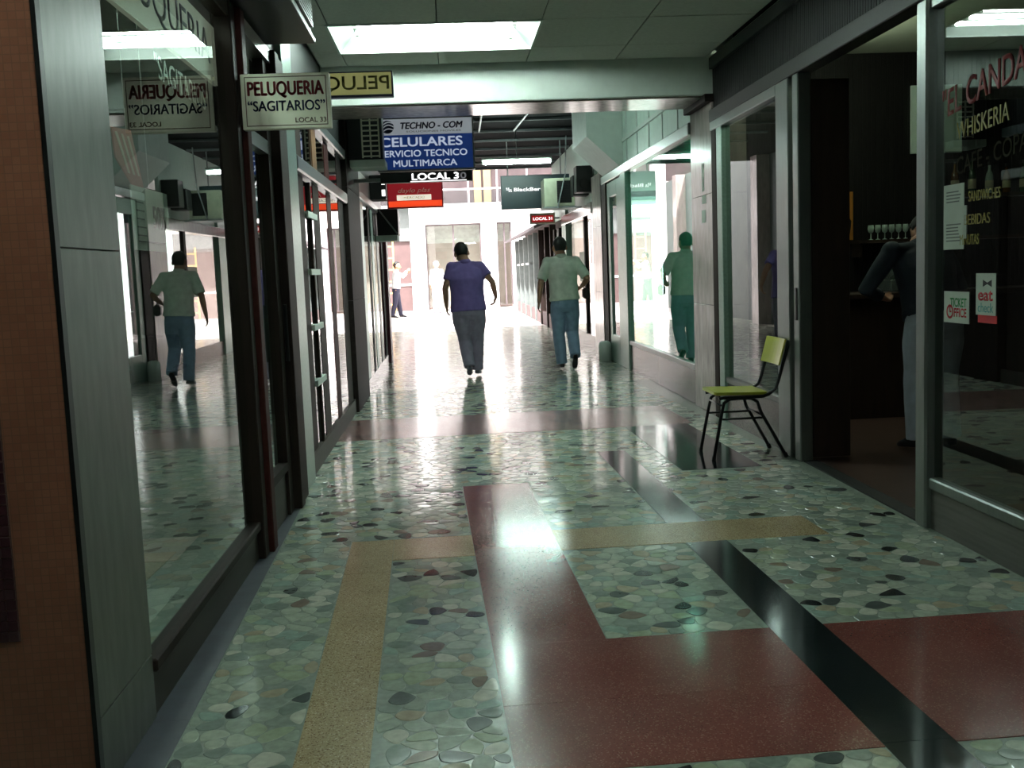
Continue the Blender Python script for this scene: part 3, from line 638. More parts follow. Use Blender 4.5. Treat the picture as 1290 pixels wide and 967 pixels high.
for k, (y0, z0, z1) in enumerate(((17.50, 2.72, 3.16), (18.02, 2.70, 3.05))):
    s = root('loudspeaker', (2.38, y0 + .2, z0), ['large black loudspeaker box under the haunched bracket', 'smaller black loudspeaker box just beyond the larger one'][k], 'loudspeaker')
    link('cabinet', bx(2.22, 2.5, y0, y0 + .35, z0, z1, bev=.01), M['black'], s)
    link('cone', tube(BM(), [(2.36, y0 - .001, z0 + .14), (2.36, y0 - .012, z0 + .14)], [.09, .07], 14), M['ac_dark'], s)
    link('bracket', bx(2.5, RW + .02, y0 + .1, y0 + .25, z0 + .1, z0 + .2), M['rail'], s)
def ac_unit(name, x0, x1, y0, y1, z0, z1, label, face='front', body=M['ac_cream'], tray=True):
    a = root(name, ((x0 + x1) / 2, (y0 + y1) / 2, z0), label, 'air conditioner')
    link('housing', bx(x0, x1, y0, y1, z0, z1, bev=.012), body, a)
    b = BM()
    if face == 'front':
        w0, w1 = x0 + (x1 - x0) * .42, x1 - .06
        link('grille_back', bx(w0, w1, y0 - .004, y0, z0 + .06, z1 - .05), M['black'], a)
        n = 9
        for k in range(n): 
            z = z0 + .07 + (z1 - z0 - .14) * k / (n - 1); box(b, w0, w1, y0 - .012, y0 - .004, z - .004, z + .004)
        link('grille_slats', b, M['ac_dark'], a)
        link('control_panel', bx(x0 + .03, w0 - .03, y0 - .006, y0, z0 + .06, z1 - .05), M['ac_cream'], a)
    else:
        link('grille_back', bx(x1, x1 + .004, y0 + .04, y1 - .04, z0 + .05, z1 - .03), M['black'], a)
        n = 14
        for k in range(n):
            z = z0 + .06 + (z1 - z0 - .11) * k / (n - 1)
            box(b, x1 + .004, x1 + .016, y0 + .04, y1 - .04, z - .006, z + .006)
        for yy in (y0 + .04, (y0 + y1) / 2, y1 - .05): box(b, x1 + .004, x1 + .018, yy, yy + .01, z0 + .05, z1 - .03)
        link('grille_slats', b, M['fin'], a)
    if tray: link('tray', bx(x0 - .02, x1 + .02, y0 - .02, y1 + .02, z0 - .03, z0, bev=.004), M['rail' if face == 'front' else 'black'], a)
    return a
ac_unit('air_conditioner', 1.77, 2.32, 18.55, 19.15, 2.56, 3.06, 'cream box air conditioner on the right wall, hiding part of the dark phone sign')
link('wall_bracket', bx(2.32, RW + .01, 18.7, 18.8, 2.53, 2.56), M['rail'], bpy.data.objects['air_conditioner'])
link('wall_bracket', tube(BM(), [(2.0, 18.50, 2.53), (2.15, 18.50, 3.12), (2.2, 18.6, 3.8)], .012, 6), M['rail'], bpy.data.objects['air_conditioner'])
sg = root('shop_sign', (1.35, 19.6, 2.9), 'hanging dark teal box sign with white phone brand lettering', 'sign')
link('sign_box', bx(1.06, 2.35, 19.55, 19.75, 2.60, 3.22, bev=.008), M['teal_black'], sg)
lettering('sign_lettering', 'BlackBerry', (1.30, 19.549, 2.905), (1, 0, 0), (0, 0, 1), .62, .085, M['lit_white'], sg, bold=.015)
b = BM()
for (i, j) in ((0, 2), (1, 2), (0, 1), (1, 1), (2, 1), (1, 0), (2, 0)):
    cx = 1.165 + i * .036 + (2 - j) * .006; cz = 2.93 + j * .028; box(b, cx - .012, cx + .012, 19.545, 19.55, cz - .009, cz + .009)
link('logo_dots', b, M['lit_white'], sg)
for xx in (1.2, 2.2): link('hanger', tube(BM(), [(xx, 19.65, 3.22), (xx, 19.65, CZ2)], .012, 6), M['rail'], sg)
sg = root('shop_sign', (2.1, 23.0, 2.6), 'small lit red sign reading LOCAL 31 at the end of the right side', 'sign')
link('sign_box', bx(1.86, 2.42, 23.0, 23.12, 2.46, 2.70, bev=.006), M['ac_cream'], sg)
link('sign_face', bx(1.90, 2.38, 22.99, 23.0, 2.50, 2.64), M['lit_red'], sg)
lettering('sign_lettering', 'LOCAL 31', (1.93, 22.989, 2.54), (1, 0, 0), (0, 0, 1), .42, .065, M['lit_white'], sg, bold=.02)
link('bracket', bx(2.38, RW, 23.03, 23.08, 2.56, 2.6), M['rail'], sg)
# kiosk row in the court beyond
kr = root('wall_kiosk', (RW, 31, 0), 'pinkish glazed kiosk row with a sloping canopy out in the daylight', 'kiosk', kind='structure')
link('kiosk_wall', bx(RW + .3, RW + .5, 24.5, 37.5, 0, 2.7), M['facade_pink'], kr)
for y0 in (24.5, 25.9, 27.6, 29.4, 31.2, 33.2, 35.2, 37.2):
    link('post', bx(RW - .08, RW + .06, y0, y0 + .16, 0, 2.5), M['facade_grey'] if y0 > 28 else M['bronze'], kr)
for y0, y1 in ((24.66, 25.9), (26.06, 27.6), (27.76, 29.4), (29.56, 31.2), (31.36, 33.2), (33.36, 35.2), (35.36, 37.2)):
    link('pane', bx(RW, RW + .01, y0, y1, .35, 2.4), M['glass'], kr)
link('base', bx(RW - .04, RW + .3, 24.5, 37.4, 0, .35), M['facade_pink'], kr)
link('mid_rail', bx(RW - .03, RW + .03, 31.2, 37.3, 1.62, 1.68), M['facade_white'], kr)
b = BM(); prism(b, [(RW - .45, 24.5, 2.42), (RW + .6, 24.5, 2.8), (RW + .6, 24.5, 2.9), (RW - .45, 24.5, 2.5)], (0, 13, 0)); link('canopy', b, M['facade_dim'], kr)

# ================================================================= LEFT SIDE
GX = -1.07
def pane(parent, y0, y1, z0, z1, m='glass', name='pane'): return link(name, bx(GX - .008, GX, y0, y1, z0, z1), M[m], parent)
wn = root('window_5', (GX, 4.4, 0), 'large hairdresser window full of reflections, beside the grey stone pier', 'window', kind='structure')
link('kick_panel', bx(GX - .02, GX + .012, 3.42, 5.36, 0, .155), M['kick'], wn)
link('sill_rail', bx(GX - .03, GX + .035, 3.42, 5.36, .155, .20, bev=.006), M['bronze'], wn)
link('head_rail', bx(GX - .03, GX + .04, 3.42, 5.36, 2.76, 2.84, bev=.006), M['bronze'], wn)
pane(wn, 3.42, 5.36, .19, 2.78)
link('post', bx(GX - .04, GX + .05, 5.36, 5.47, 0, 2.84, bev=.006), M['bronze'], wn)
link('post', bx(GX - .04, GX + .075, 5.49, 5.60, 0, 2.84, bev=.006), M['bronze_red'], wn)
bd = root('window_banner', (GX - .03, 4.5, 2.4), 'white banner with blue PELUQUERIA letters along the top of the hairdresser window', 'banner')
link('banner_board', bx(GX - .05, GX - .03, 3.44, 5.34, 2.42, 2.70), M['banner_face'], bd)  # emission added to brighten the banner, which the lamps leave dim
lettering('banner_lettering', 'PELUQUERIA', (GX - .03, 3.62, 2.47), (0, 1, 0), (0, 0, 1), 1.58, .18, M['ink_blue'], bd, depth=.003, bold=-.005)
sl = root('window_lettering', (GX - .02, 4.5, 2.25), 'silver SAGITARIOS letters on the glass below the banner', 'lettering')
lettering('silver_letters', '"SAGITARIOS"', (GX - .012, 4.12, 2.24), (0, 1, 0), (0, 0, 1), .88, .095, M['silver_letter'], sl, depth=.002)
po = root('poster', (-1.32, 4.5, 1.6), 'red and cream slanting poster hanging inside the hairdresser window', 'poster')
link('poster_sheet', prism(BM(), [(-1.35, 4.40, 2.10), (-1.35, 4.66, 2.12), (-1.35, 4.85, 1.78), (-1.35, 4.42, 1.98)], (.006, 0, 0)), M['poster_red'], po)
for k in range(3): link('poster_stripe', prism(BM(), [(-1.344, 4.43 + k * .08, 2.085), (-1.344, 4.46 + k * .08, 2.09), (-1.344, 4.60 + k * .07, 1.93), (-1.344, 4.57 + k * .07, 1.93)], (.002, 0, 0)), M['poster_pale'], po)
po = root('price_card', (-1.30, 4.7, 1.6), 'pale price card with a bold 50 hung inside the hairdresser window', 'price card')
link('card', bx(-1.306, -1.30, 4.45, 5.0, 1.60, 1.87), M['paper'], po)
lettering('card_lettering', '50%', (-1.30, 4.74, 1.70), (0, 1, 0), (0, 0, 1), .2, .10, M['ink_black'], po, bold=.02)
b = BM()
for k in range(5): box(b, -1.30, -1.299, 4.5, 4.5 + random.uniform(.1, .18), 1.80 - k * .035, 1.806 - k * .035)
box(b, -1.30, -1.299, 4.5, 4.95, 1.635, 1.64)
link('print_lines', b, M['ink_grey'], po)['kind'] = 'stuff'
link('hang_thread', tube(BM(), [(-1.303, 4.72, 1.87), (-1.303, 4.72, 3.3)], .002, 5), M['rail'], po)
link('hang_thread', tube(BM(), [(-1.347, 4.6, 2.10), (-1.347, 4.6, 3.3)], .002, 5), M['rail'], bpy.data.objects['poster'])
struct('ceiling', bx(-5.0, GX - .06, 2.98, 11.3, 3.3, 3.34), M['wall_dim'], 'dim ceiling inside the hairdresser shop', 'ceiling')
# display floor and sheets inside, waiting chair
struct('floor', bx(-5.0, GX - .03, 3.0, 11.0, -.2, .004), M['cement'], 'grey tiled floor inside the hairdresser shop', 'floor')
for k, (y0, y1, x0, x1, lab) in enumerate(((4.35, 4.9, -2.2, -1.35, 'white sheet lying nearest on the floor inside the hairdresser window'), (5.4, 5.9, -2.6, -1.5, 'pinkish sheet on the floor further inside the hairdresser window'), (3.75, 4.1, -1.8, -1.25, 'pale sheet on the floor by the stone pier inside the window'))):
    tag(link('paper_sheet', bx(x0, x1, y0, y1, .004, .008), M['paper' if k != 1 else 'poster_pale'], None), lab, 'sheet', 'sheets on the hairdresser floor')
batten('tube_light', (-1.19, 3.9, 2.86), (-1.19, 5.1, 2.86), M['salon_fill'], 'unseen tube added inside the hairdresser window to light the poster, behind the banner')  # added lamp, brightens the poster and price card
sc_ = root('salon_chair', (-3.0, 10.45, 0), 'black vinyl waiting chair with a chrome base inside the hairdresser shop', 'chair')
link('seat', bx(-3.25, -2.75, 10.2, 10.65, .38, .48, bev=.03), M['salon_vinyl'], sc_)
link('backrest', bx(-3.25, -2.75, 10.62, 10.71, .45, .95, bev=.03), M['salon_vinyl'], sc_)
for xx in (-3.3, -2.74): link('armrest', bx(xx, xx + .05, 10.25, 10.65, .6, .65, bev=.01), M['salon_vinyl'], sc_)
link('pedestal', tube(BM(), [(-3, 10.43, .03), (-3, 10.43, .38)], .035, 10), M['steel'], sc_, True)
link('base', lathe(BM(), [(.25, 0), (.25, .015), (.05, .04)], -3, 10.43, .004, 18), M['steel'], sc_, True)
struct('wall_shop', bx(-3.9, -3.85, 3.0, 11.0, 0, 3.3), M['wall_dim'], 'dim back wall of the hairdresser shop', 'wall')
# glazed door of the hairdresser
dr = root('door_3', (GX, 6.1, 0), 'bronze framed glass door of the hairdresser, past the projecting sign', 'door', kind='structure')
link('kick_panel', bx(GX - .02, GX + .01, 5.60, 6.40, 0, .30), M['kick'], dr)
pane(dr, 5.60, 6.40, .30, 2.2)
link('rail', bx(GX - .03, GX + .03, 5.60, 6.40, .28, .33), M['bronze'], dr)
link('transom', bx(GX - .03, GX + .03, 5.60, 6.40, 2.2, 2.28), M['alu'], dr)
pane(dr, 5.60, 6.40, 2.28, 2.78)
link('head_rail', bx(GX - .03, GX + .05, 5.60, 6.95, 2.76, 2.84), M['alu'], dr)
link('stile', bx(GX - .03, GX + .03, 6.36, 6.50, 0, 2.76), M['bronze'], dr)
link('post', bx(GX - .04, GX + .08, 6.52, 6.66, 0, 2.84, bev=.006), M['bronze'], dr)
link('post', bx(GX - .04, GX + .06, 6.68, 6.95, 0, 2.84), M['bronze'], dr)
link('door_handle', tube(BM(), [(GX + .06, 6.43, .95), (GX + .06, 6.43, 1.3)], .012, 8), M['black'], dr)
tag(link('aluminium_column', bx(GX - .03, GX + .045, 7.02, 7.46, 0, CZ, bev=.004), M['alu_green'], None), 'pale shiny aluminium column between the hairdresser door and the gridded door', 'column', kind='structure')
struct('trim_4', bx(GX - .06, GX, 3.42, 9.66, 2.84, CZ + .01), M['dark'], 'dark fascia above the hairdresser shopfront', 'fascia')
# shop B
wn = root('window_6', (GX, 9.2, 0), 'bronze framed shopfront with a gridded door and a bright transom rail', 'window', kind='structure')
link('kick_panel', bx(GX - .02, GX + .02, 7.48, 11.1, 0, .15), M['kick'], wn)
for y0, y1, mk in ((7.48, 7.56, 'bronze'), (7.76, 8.02, 'bronze'), (8.58, 8.96, 'bronze'), (9.55, 9.87, 'bronze_red'), (10.55, 11.02, 'bronze')):
    link('mullion', bx(GX - .04, GX + .004, y0, y1, .12, 2.72), M[mk], wn)
for y0, y1 in ((7.56, 7.76), (8.02, 8.58), (8.96, 9.55), (9.87, 10.55)):
    pane(wn, y0, y1, .15, 2.22); pane(wn, y0, y1, 2.32, 2.68)
link('transom', bx(GX - .04, GX + .05, 7.48, 11.1, 2.22, 2.33, bev=.012), M['alu'], wn)
link('head_rail', bx(GX - .04, GX + .05, 7.48, 11.1, 2.68, 2.78, bev=.012), M['alu'], wn)
for z in (.62, 1.05, 1.48, 1.92): link('door_bar', bx(GX + .0, GX + .03, 8.02, 8.58, z, z + .045), M['white_paint'], wn)
link('door_bar', bx(GX + .0, GX + .02, 8.27, 8.32, .15, 2.2), M['bronze'], wn)
link('transom_board', bx(GX - .05, GX + .012, 8.62, 8.9, 2.33, 2.68), M['wood_warm'], wn)
struct('trim_5', bx(GX - .06, GX, 10.46, 18.0, 2.78, CZ2 + .02), M['dark'], 'dark fascia on the left side beyond the beam', 'fascia')
struct('trim_6', bx(GX - .06, GX, 9.0, 10.46, 2.78, 3.0), M['dark'], 'short dark fascia under the left end of the beam', 'fascia')
pl = root('pillar', (LW, 11.9, 0), 'dark stone pillar on the left side, below the blue phone repair sign', 'pillar', kind='structure')
for z0, z1 in ((0, 1.2), (1.203, 2.4), (2.403, CZ2)): link('stone_panel', bx(LW - .35, LW + .03, 11.12, 12.65, z0, z1, bev=.003), M['stone_dark'], pl)
struct('wall_shop', bx(-5.0, LW - .1, 11.3, 11.45, 0, 4.0), M['wall_dim'], 'partition between the gridded shop and the far left shops', 'wall')
# shop C
wn = root('window_7', (GX, 15.3, 0), 'row of narrow grey framed shop panes at the far end of the left side', 'window', kind='structure')
link('kick_panel', bx(GX - .02, GX + .02, 12.66, 17.4, 0, .15), M['granite'], wn)
for y0, y1, mk in ((12.66, 12.85, 'alu'), (13.1, 13.6, 'alu_green'), (14.3, 14.6, 'bronze'), (14.9, 15.3, 'alu_green'), (15.9, 16.3, 'alu_dull'), (17.0, 17.4, 'bronze')):
    link('mullion', bx(GX - .04, GX + .006, y0, y1, .15, 2.5), M[mk], wn)
for y0, y1 in ((12.85, 13.1), (13.6, 14.3), (14.6, 14.9), (15.3, 15.9), (16.3, 17.0)): pane(wn, y0, y1, .15, 2.4)
link('head_rail', bx(GX - .04, GX + .05, 12.66, 17.4, 2.4, 2.5, bev=.012), M['alu'], wn)
link('upper_panel', bx(GX - .06, GX + .01, 12.66, 17.4, 2.5, 2.78), M['alu_dull'], wn)
tag(link('red_post', bx(GX - .04, GX + .06, 17.45, 17.95, 0, 2.35, bev=.006), M['red_post'], None), 'dark red post closing the left row of shops', 'post', kind='structure')
struct('wall_end', bx(-5.0, GX - .04, 17.6, 18.0, 0, 4.0), M['facade_pink'], 'end wall of the left row of shops facing the court', 'wall')
# wall mounted units left
ac_unit('air_conditioner', -1.06, -.76, 5.25, 6.50, 2.90, 3.30, 'dark air conditioner with silver fins above the projecting hairdresser sign', face='side', body=M['ac_dark'])
a = root('air_conditioner', (-.78, 11.5, 2.66), 'black air conditioner with a white wire grid, left of the blue sign', 'air conditioner')
link('housing', bx(-1.02, -.64, 11.4, 11.75, 2.70, 3.2, bev=.01), M['black'], a)
b = BM()
for k in range(9): box(b, -.86, -.67, 11.385, 11.40, 2.73 + k * .054, 2.745 + k * .054)
for xx in (-.865, -.775, -.685): box(b, xx, xx + .016, 11.383, 11.4, 2.72, 3.19)
link('wire_grid', b, M['sign_white'], a)
link('tray', bx(-1.0, -.62, 11.36, 11.78, 2.62, 2.70, bev=.006), M['white_paint'], a)
a = root('air_conditioner', (-.9, 15.2, 2.5), 'dark box unit with two small lit windows, beside the red sign', 'air conditioner')
link('housing', bx(-1.06, -.83, 15.0, 15.5, 2.54, 2.88, bev=.01), M['black'], a)
for z in (2.74, 2.58): link('lit_window', bx(-.89, -.84, 14.992, 15.0, z, z + .09), M['lit_white'], a)
a = root('air_conditioner', (-.88, 16.2, 2.1), 'black air conditioner on a white bracket, lowest on the left wall', 'air conditioner')
link('housing', bx(-1.04, -.72, 15.9, 16.4, 2.06, 2.46, bev=.01), M['black'], a)
link('strut', tube(BM(), [(-1.0, 15.88, 2.44), (-.74, 15.88, 2.08)], .012, 6), M['rail'], a)
link('tray', bx(-1.06, -.74, 15.86, 16.45, 1.98, 2.06), M['white_paint'], a)
# ---- signs left
sg = root('projecting_sign', (-.78, 5.4, 2.2), 'white board sign reading PELUQUERIA SAGITARIOS projecting from the left shopfront', 'sign')
link('sign_board', bx(-1.0, -.555, 5.40, 5.45, 2.21, 2.485, bev=.004), M['sign_white'], sg)
b = BM(); x0, x1, z0, z1 = -.98, -.572, 2.226, 2.47; yf = 5.3985
box(b, x0, x1, yf, 5.4, z0, z0 + .004); box(b, x0, x1, yf, 5.4, z1 - .004, z1); box(b, x0, x0 + .004, yf, 5.4, z0, z1); box(b, x1 - .004, x1, yf, 5.4, z0, z1)
link('border_line', b, M['ink_brown'], sg)
X_ = (1, 0, 0)
lettering('sign_lettering', 'PELUQUERIA', (-.965, 5.399, 2.365), X_, U_, .378, .08, M['ink_red'], sg, fat=.0028)
lettering('sign_lettering', '“SAGITARIOS”', (-.968, 5.399, 2.30), X_, U_, .385, .05, M['ink_blue'], sg, fat=.0012)
lettering('sign_lettering', 'LOCAL 33', (-.735, 5.399, 2.240), X_, U_, .155, .024, M['ink_brown'], sg, bold=.01)
link('mount', bx(-1.03, -1.0, 5.41, 5.44, 2.24, 2.46), M['bronze'], sg)
sg = root('projecting_sign', (-.6, 7.0, 2.7), 'yellow translucent lamp sign seen from behind with mirrored letters', 'sign')
link('sign_box', bx(-1.02, -.305, 7.0, 7.07, 2.625, 2.79, bev=.004), M['ink_blue'], sg)
link('sign_face', bx(-1.01, -.315, 6.995, 7.0, 2.64, 2.78), M['yellow_face'], sg)
lettering('sign_lettering', 'PELUQ', (-.76, 6.994, 2.655), X_, U_, .43, .105, M['olive_letter'], sg, mirror=True, bold=.01)
lettering('sign_lettering', 'UERIA', (-1.0, 6.994, 2.655), X_, U_, .22, .105, M['olive_letter'], sg, mirror=True, bold=.01)
sg = root('projecting_sign', (-.2, 12.0, 2.6), 'blue and white sign for CELULARES phone repairs hanging over the walkway', 'sign')
link('sign_box', bx(-.74, .365, 12.0, 12.14, 2.625, 3.22, bev=.006), M['alu_dull'], sg)
link('bracket', bx(-1.06, -.74, 12.04, 12.1, 2.8, 2.86), M['rail'], sg)
link('pale_band', bx(-.72, .345, 11.99, 12.0, 3.03, 3.205), M['sign_pale'], sg)
link('blue_panel', bx(-.72, .345, 11.99, 12.0, 2.645, 3.028), M['sign_blue'], sg)
yf = 11.989
lettering('sign_lettering', 'TECHNO - COM', (-.46, yf, 3.095), X_, U_, .70, .07, M['ink_blue'], sg, fat=.004, italic=.2)
lettering('sign_lettering', 'SOLUCIONES MOVILES', (-.40, yf, 3.055), X_, U_, .62, .018, M['ink_grey'], sg)
lettering('sign_lettering', 'CELULARES', (-.70, yf, 2.90), X_, U_, .93, .10, M['sign_pale'], sg, fat=.005)
lettering('sign_lettering', 'SERVICIO TECNICO', (-.71, yf, 2.785), X_, U_, .99, .072, M['sign_pale'], sg, fat=.003)
lettering('sign_lettering', 'MULTIMARCA', (-.56, yf, 2.675), X_, U_, .72, .072, M['sign_pale'], sg, fat=.003)
lg = link('logo_disc', tube(BM(), [(-.61, 11.992, 3.12), (-.61, 11.984, 3.12)], .072, 24), M['ink_blue'], sg)
b = BM()
for k in (-1, 0, 1):
    pts = [Vector((-.68 + .14 * t, 11.982, 3.11 + k * .036 + .03 * math.sin(t * PI) * (1 if k else 1.2) - .02 + t * .03)) for t in [i / 8 for i in range(9)]]
    for p0, p1 in zip(pts, pts[1:]):
        d = Vector((0, 0, .006)); b.faces.new([b.verts.new(q) for q in (p0 - d, p1 - d, p1 + d, p0 + d)])
link('logo_waves', b, M['sign_pale'], lg)
sg = root('projecting_sign', (-.2, 12.05, 2.5), 'black strip with lit white LOCAL 30 letters under the blue sign', 'sign')
link('sign_box', bx(-.72, .33, 12.02, 12.12, 2.50, 2.618, bev=.004), M['ink_black'], sg)
lettering('sign_lettering', 'LOCAL 3', (-.36, 12.019, 2.525), X_, U_, .53, .072, M['lit_white'], sg, fat=.004)
lettering('sign_lettering', '0', (.19, 12.019, 2.525), X_, U_, .07, .07, M['grey_lit'], sg, bold=.02)
link('bracket', bx(-1.06, -.72, 12.05, 12.09, 2.52, 2.56), M['rail'], sg)
link('underline', bx(-.38, .26, 12.012, 12.02, 2.503, 2.512), M['lit_white'], sg)
sg = root('projecting_sign', (-.4, 15.0, 2.6), 'glowing red box sign with a white strip, behind the blue sign', 'sign')
link('sign_box', bx(-.82, -.02, 15.02, 15.14, 2.40, 2.90, bev=.006), M['ink_red'], sg)
link('sign_face', bx(-.80, -.04, 15.01, 15.02, 2.50, 2.88), M['red_panel'], sg)
link('glow_band', bx(-.80, -.04, 15.01, 15.02, 2.42, 2.50), M['red_glow'], sg)
link('white_strip', bx(-.68, -.19, 15.0, 15.01, 2.51, 2.585), M['strip_white'], sg)
lettering('sign_lettering', 'daylo plas', (-.66, 15.009, 2.60), X_, U_, .46, .08, M['poster_pale'], sg, italic=.35)
lettering('sign_lettering', 'MERCADO', (-.58, 14.999, 2.53), X_, U_, .30, .035, M['ink_grey'], sg)
for xx in (-.7, -.14): link('hanger', tube(BM(), [(xx, 15.08, 2.9), (xx, 15.08, CZ2 + .02)], .01, 6), M['rail'], sg)

# ================================================================= COURT AND FACADE
fb = root('far_building', (0, 42, 0), 'overexposed white building facade closing the view beyond the court', 'building')
def fbx(name, m, *a, **k): return link(name, bx(*a, **k), M[m], fb)
for x0, x1 in ((-1.15, -.84), (1.40, 2.02), (2.62, 5.0)): fbx('column', 'facade_white', x0, x1, 41.7, 42.3, 0, 4.1)
fbx('lintel', 'facade_white', -1.15, 9, 41.75, 42.3, 3.42, 4.08)
fbx('ground_wall', 'room_pink', -.9, 9, 43.2, 43.4, 0, 2.7); fbx('ground_wall', 'room_pale', -.9, 9, 43.2, 43.4, 2.7, 3.5)
for x0, x1, mx in ((-.84, 1.40, .28), (2.02, 2.62, 2.33)):
    fr = fbx('window', 'facade_dim', x0, x1, 42.0, 42.08, 3.36, 3.42)
    link('window_frame', bx(mx - .03, mx + .03, 42.0, 42.08, .1, 3.36), M['facade_dim'], fr); link('window_frame', bx(x1 - .06, x1, 42.0, 42.08, .1, 3.36), M['facade_dim'], fr); link('window_frame', bx(x0, x0 + .05, 42.0, 42.08, .1, 3.36), M['facade_dim'], fr)
    link('pane', bx(x0, x1, 42.03, 42.04, .1, 3.36), M['glass'], fr)
fbx('left_wall', 'court_pink', -8, -1.15, 42.1, 42.4, 0, 2.8); fbx('left_panel', 'court_grey', -8, -1.15, 42.0, 42.4, 2.8, 4.08)
fbx('low_band', 'facade_white', -8, -1.15, 42.05, 42.12, 1.02, 1.10)
fbx('shading_slab', 'facade_white', -8, 9, 40.2, 43.4, 6.5, 6.7); fbx('balcony_slab', 'facade_grey', -8, 9, 41.5, 43.4, 4.08, 4.2)  # top slab is added out of view to shade the upper floor
fbx('upper_wall', 'room_upper', -8, 9, 43.2, 43.4, 4.2, 8)
for x0 in (-.2, .95, 2.1, 3.3, -1.4, -2.6): fbx('balcony_post', 'facade_white', x0 - .03, x0 + .03, 41.6, 41.66, 4.2, 6.4)
fbx('balcony_rail', 'facade_white', -8, 9, 41.58, 41.68, 4.72, 4.78)
fbx('balcony_glass', 'glass_soft', -8, 9, 41.62, 41.63, 4.22, 4.72)
for x0 in (1.22, 1.62): fbx('curtain', 'curtain', x0, x0 + .3, 43.1, 43.16, 4.3, 6.5)
cp = root('pillar', (-.80, 28.4, 0), 'sunlit white pillar at the mouth of the arcade, below the red sign', 'pillar', kind='structure')
link('shaft', bx(-.98, -.62, 28.2, 28.6, 0, 4.2, bev=.02), M['facade_white'], cp); link('plinth', bx(-1.0, -.60, 28.18, 28.62, -.01, .12), M['facade_white'], cp)
wc = struct('wall_light_block', bx(-2.6, -2.4, 18.0, 37.0, 0, 4.2), M['facade_grey'], 'unseen wall added behind the left shops to block the bright court', 'wall')  # added to keep the bright court out of reflections and dim the arcade
for y0 in (19.8, 21.6, 23.6, 28.0, 32.0): link('pilaster', bx(-2.4, -2.1, y0, y0 + .5, 0, 4.2), M['marble'], wc)
ld = root('step_ladder', (-2.2, 38.6, 0), 'yellow wooden ladder leaning behind the man on the phone', 'ladder')
for xx in (-2.42, -2.02): link('ladder_rail', bx(xx, xx + .06, 38.6, 38.66, 0, 2.75), M['ladder'], ld)
for k in range(6): link('rung', bx(-2.36, -2.02, 38.61, 38.65, .35 + k * .43, .40 + k * .43), M['ladder'], ld)

# ================================================================= CHAIR
ch = root('school_chair', (2.17, 7.62, 0), 'yellow-green laminate chair with black tube frame standing by the bar doorway', 'chair')
def C3(x, y, z): return Vector((x, y, z))
yA, yB = 7.42, 7.83   # near and far side frames
link('seat', prism(BM(), [(1.93, yA + .0, .485), (1.915, yA + .03, .485), (1.915, yB - .03, .485), (1.93, yB, .485), (2.30, yB, .475), (2.31, yB - .02, .475), (2.31, yA + .02, .475), (2.30, yA, .475)], (0, 0, .018)), M['laminate'], ch)
link('seat_edge', prism(BM(), [(1.923, yA + .004, .478), (1.923, yB - .004, .478), (2.302, yB - .004, .468), (2.302, yA + .004, .468)], (0, 0, .010)), M['ply'], ch)
b = BM()
N_ = 6
for face in (0, 1): pass
f0 = []; 
for i in range(N_ + 1):
    t = i / N_; y = yA - .01 + (yB - yA + .02) * t; bow = .022 * math.sin(PI * t)
    f0.append((y, bow))
vs = [[b.verts.new((2.398 + .05 * z + bow * .6 - .012 * s, y, .685 + .19 * z)) for z in (0, 1)] for s in (1, 0) for y, bow in f0]
n = N_ + 1
for i in range(N_):
    b.faces.new((vs[i][0], vs[i][1], vs[i + 1][1], vs[i + 1][0])); b.faces.new((vs[n + i][0], vs[n + i + 1][0], vs[n + i + 1][1], vs[n + i][1]))
    b.faces.new((vs[i][1], vs[n + i][1], vs[n + i + 1][1], vs[i + 1][1])); b.faces.new((vs[i][0], vs[i + 1][0], vs[n + i + 1][0], vs[n + i][0]))
b.faces.new((vs[0][0], vs[n][0], vs[n][1], vs[0][1])); b.faces.new((vs[N_][0], vs[N_][1], vs[n + N_][1], vs[n + N_][0]))
link('backrest', b, M['laminate'], ch)
for y in (yA, yB):
    pts = [C3(2.472, y, .865), C3(2.452, y, .79), C3(2.42, y, .68), C3(2.385, y, .56), C3(2.365, y, .51), C3(2.315, y, .475), C3(2.27, y, .46), C3(1.98, y, .462), C3(1.945, y, .455)]
    link('back_frame', tube(BM(), pts, .0125, 8, hint=Vector((0, 1, 0))), M['tube_black'], ch, True)
for y, sy in ((yA + .02, -1), (yB - .02, 1)):
    # front (left) leg and rear (right) leg splay along x
    fl = link('leg', tube(BM(), [C3(2.10, y, .452), C3(2.03, y, .448), C3(1.985, y, .42), C3(1.965, y + sy * .005, .34), C3(1.90, y + sy * .015, .012)], .0125, 8, hint=Vector((0, 1, 0))), M['tube_black'], ch, True)
    link('rubber_foot', tube(BM(), [C3(1.903, y + sy * .0145, .03), C3(1.897, y + sy * .016, 0)], .016, 8), M['black'], fl)
    rl = link('leg', tube(BM(), [C3(2.10, y, .452), C3(2.19, y, .448), C3(2.235, y, .42), C3(2.26, y + sy * .005, .34), C3(2.44, y + sy * .015, .012)], .0125, 8, hint=Vector((0, 1, 0))), M['tube_black'], ch, True)
    link('rubber_foot', tube(BM(), [C3(2.432, y + sy * .0145, .03), C3(2.446, y + sy * .016, 0)], .016, 8), M['black'], rl)
    link('stretcher', tube(BM(), [C3(1.965, y, .30), C3(2.285, y, .30)], .008, 8, hint=Vector((0, 1, 0))), M['tube_black'], ch, True)
link('stretcher', tube(BM(), [C3(2.275, yA + .02, .318), C3(2.275, yB - .02, .318)], .008, 8), M['tube_black'], ch, True)
link('stretcher', tube(BM(), [C3(1.975, yA + .02, .40), C3(1.975, yB - .02, .40)], .008, 8), M['tube_black'], ch, True)

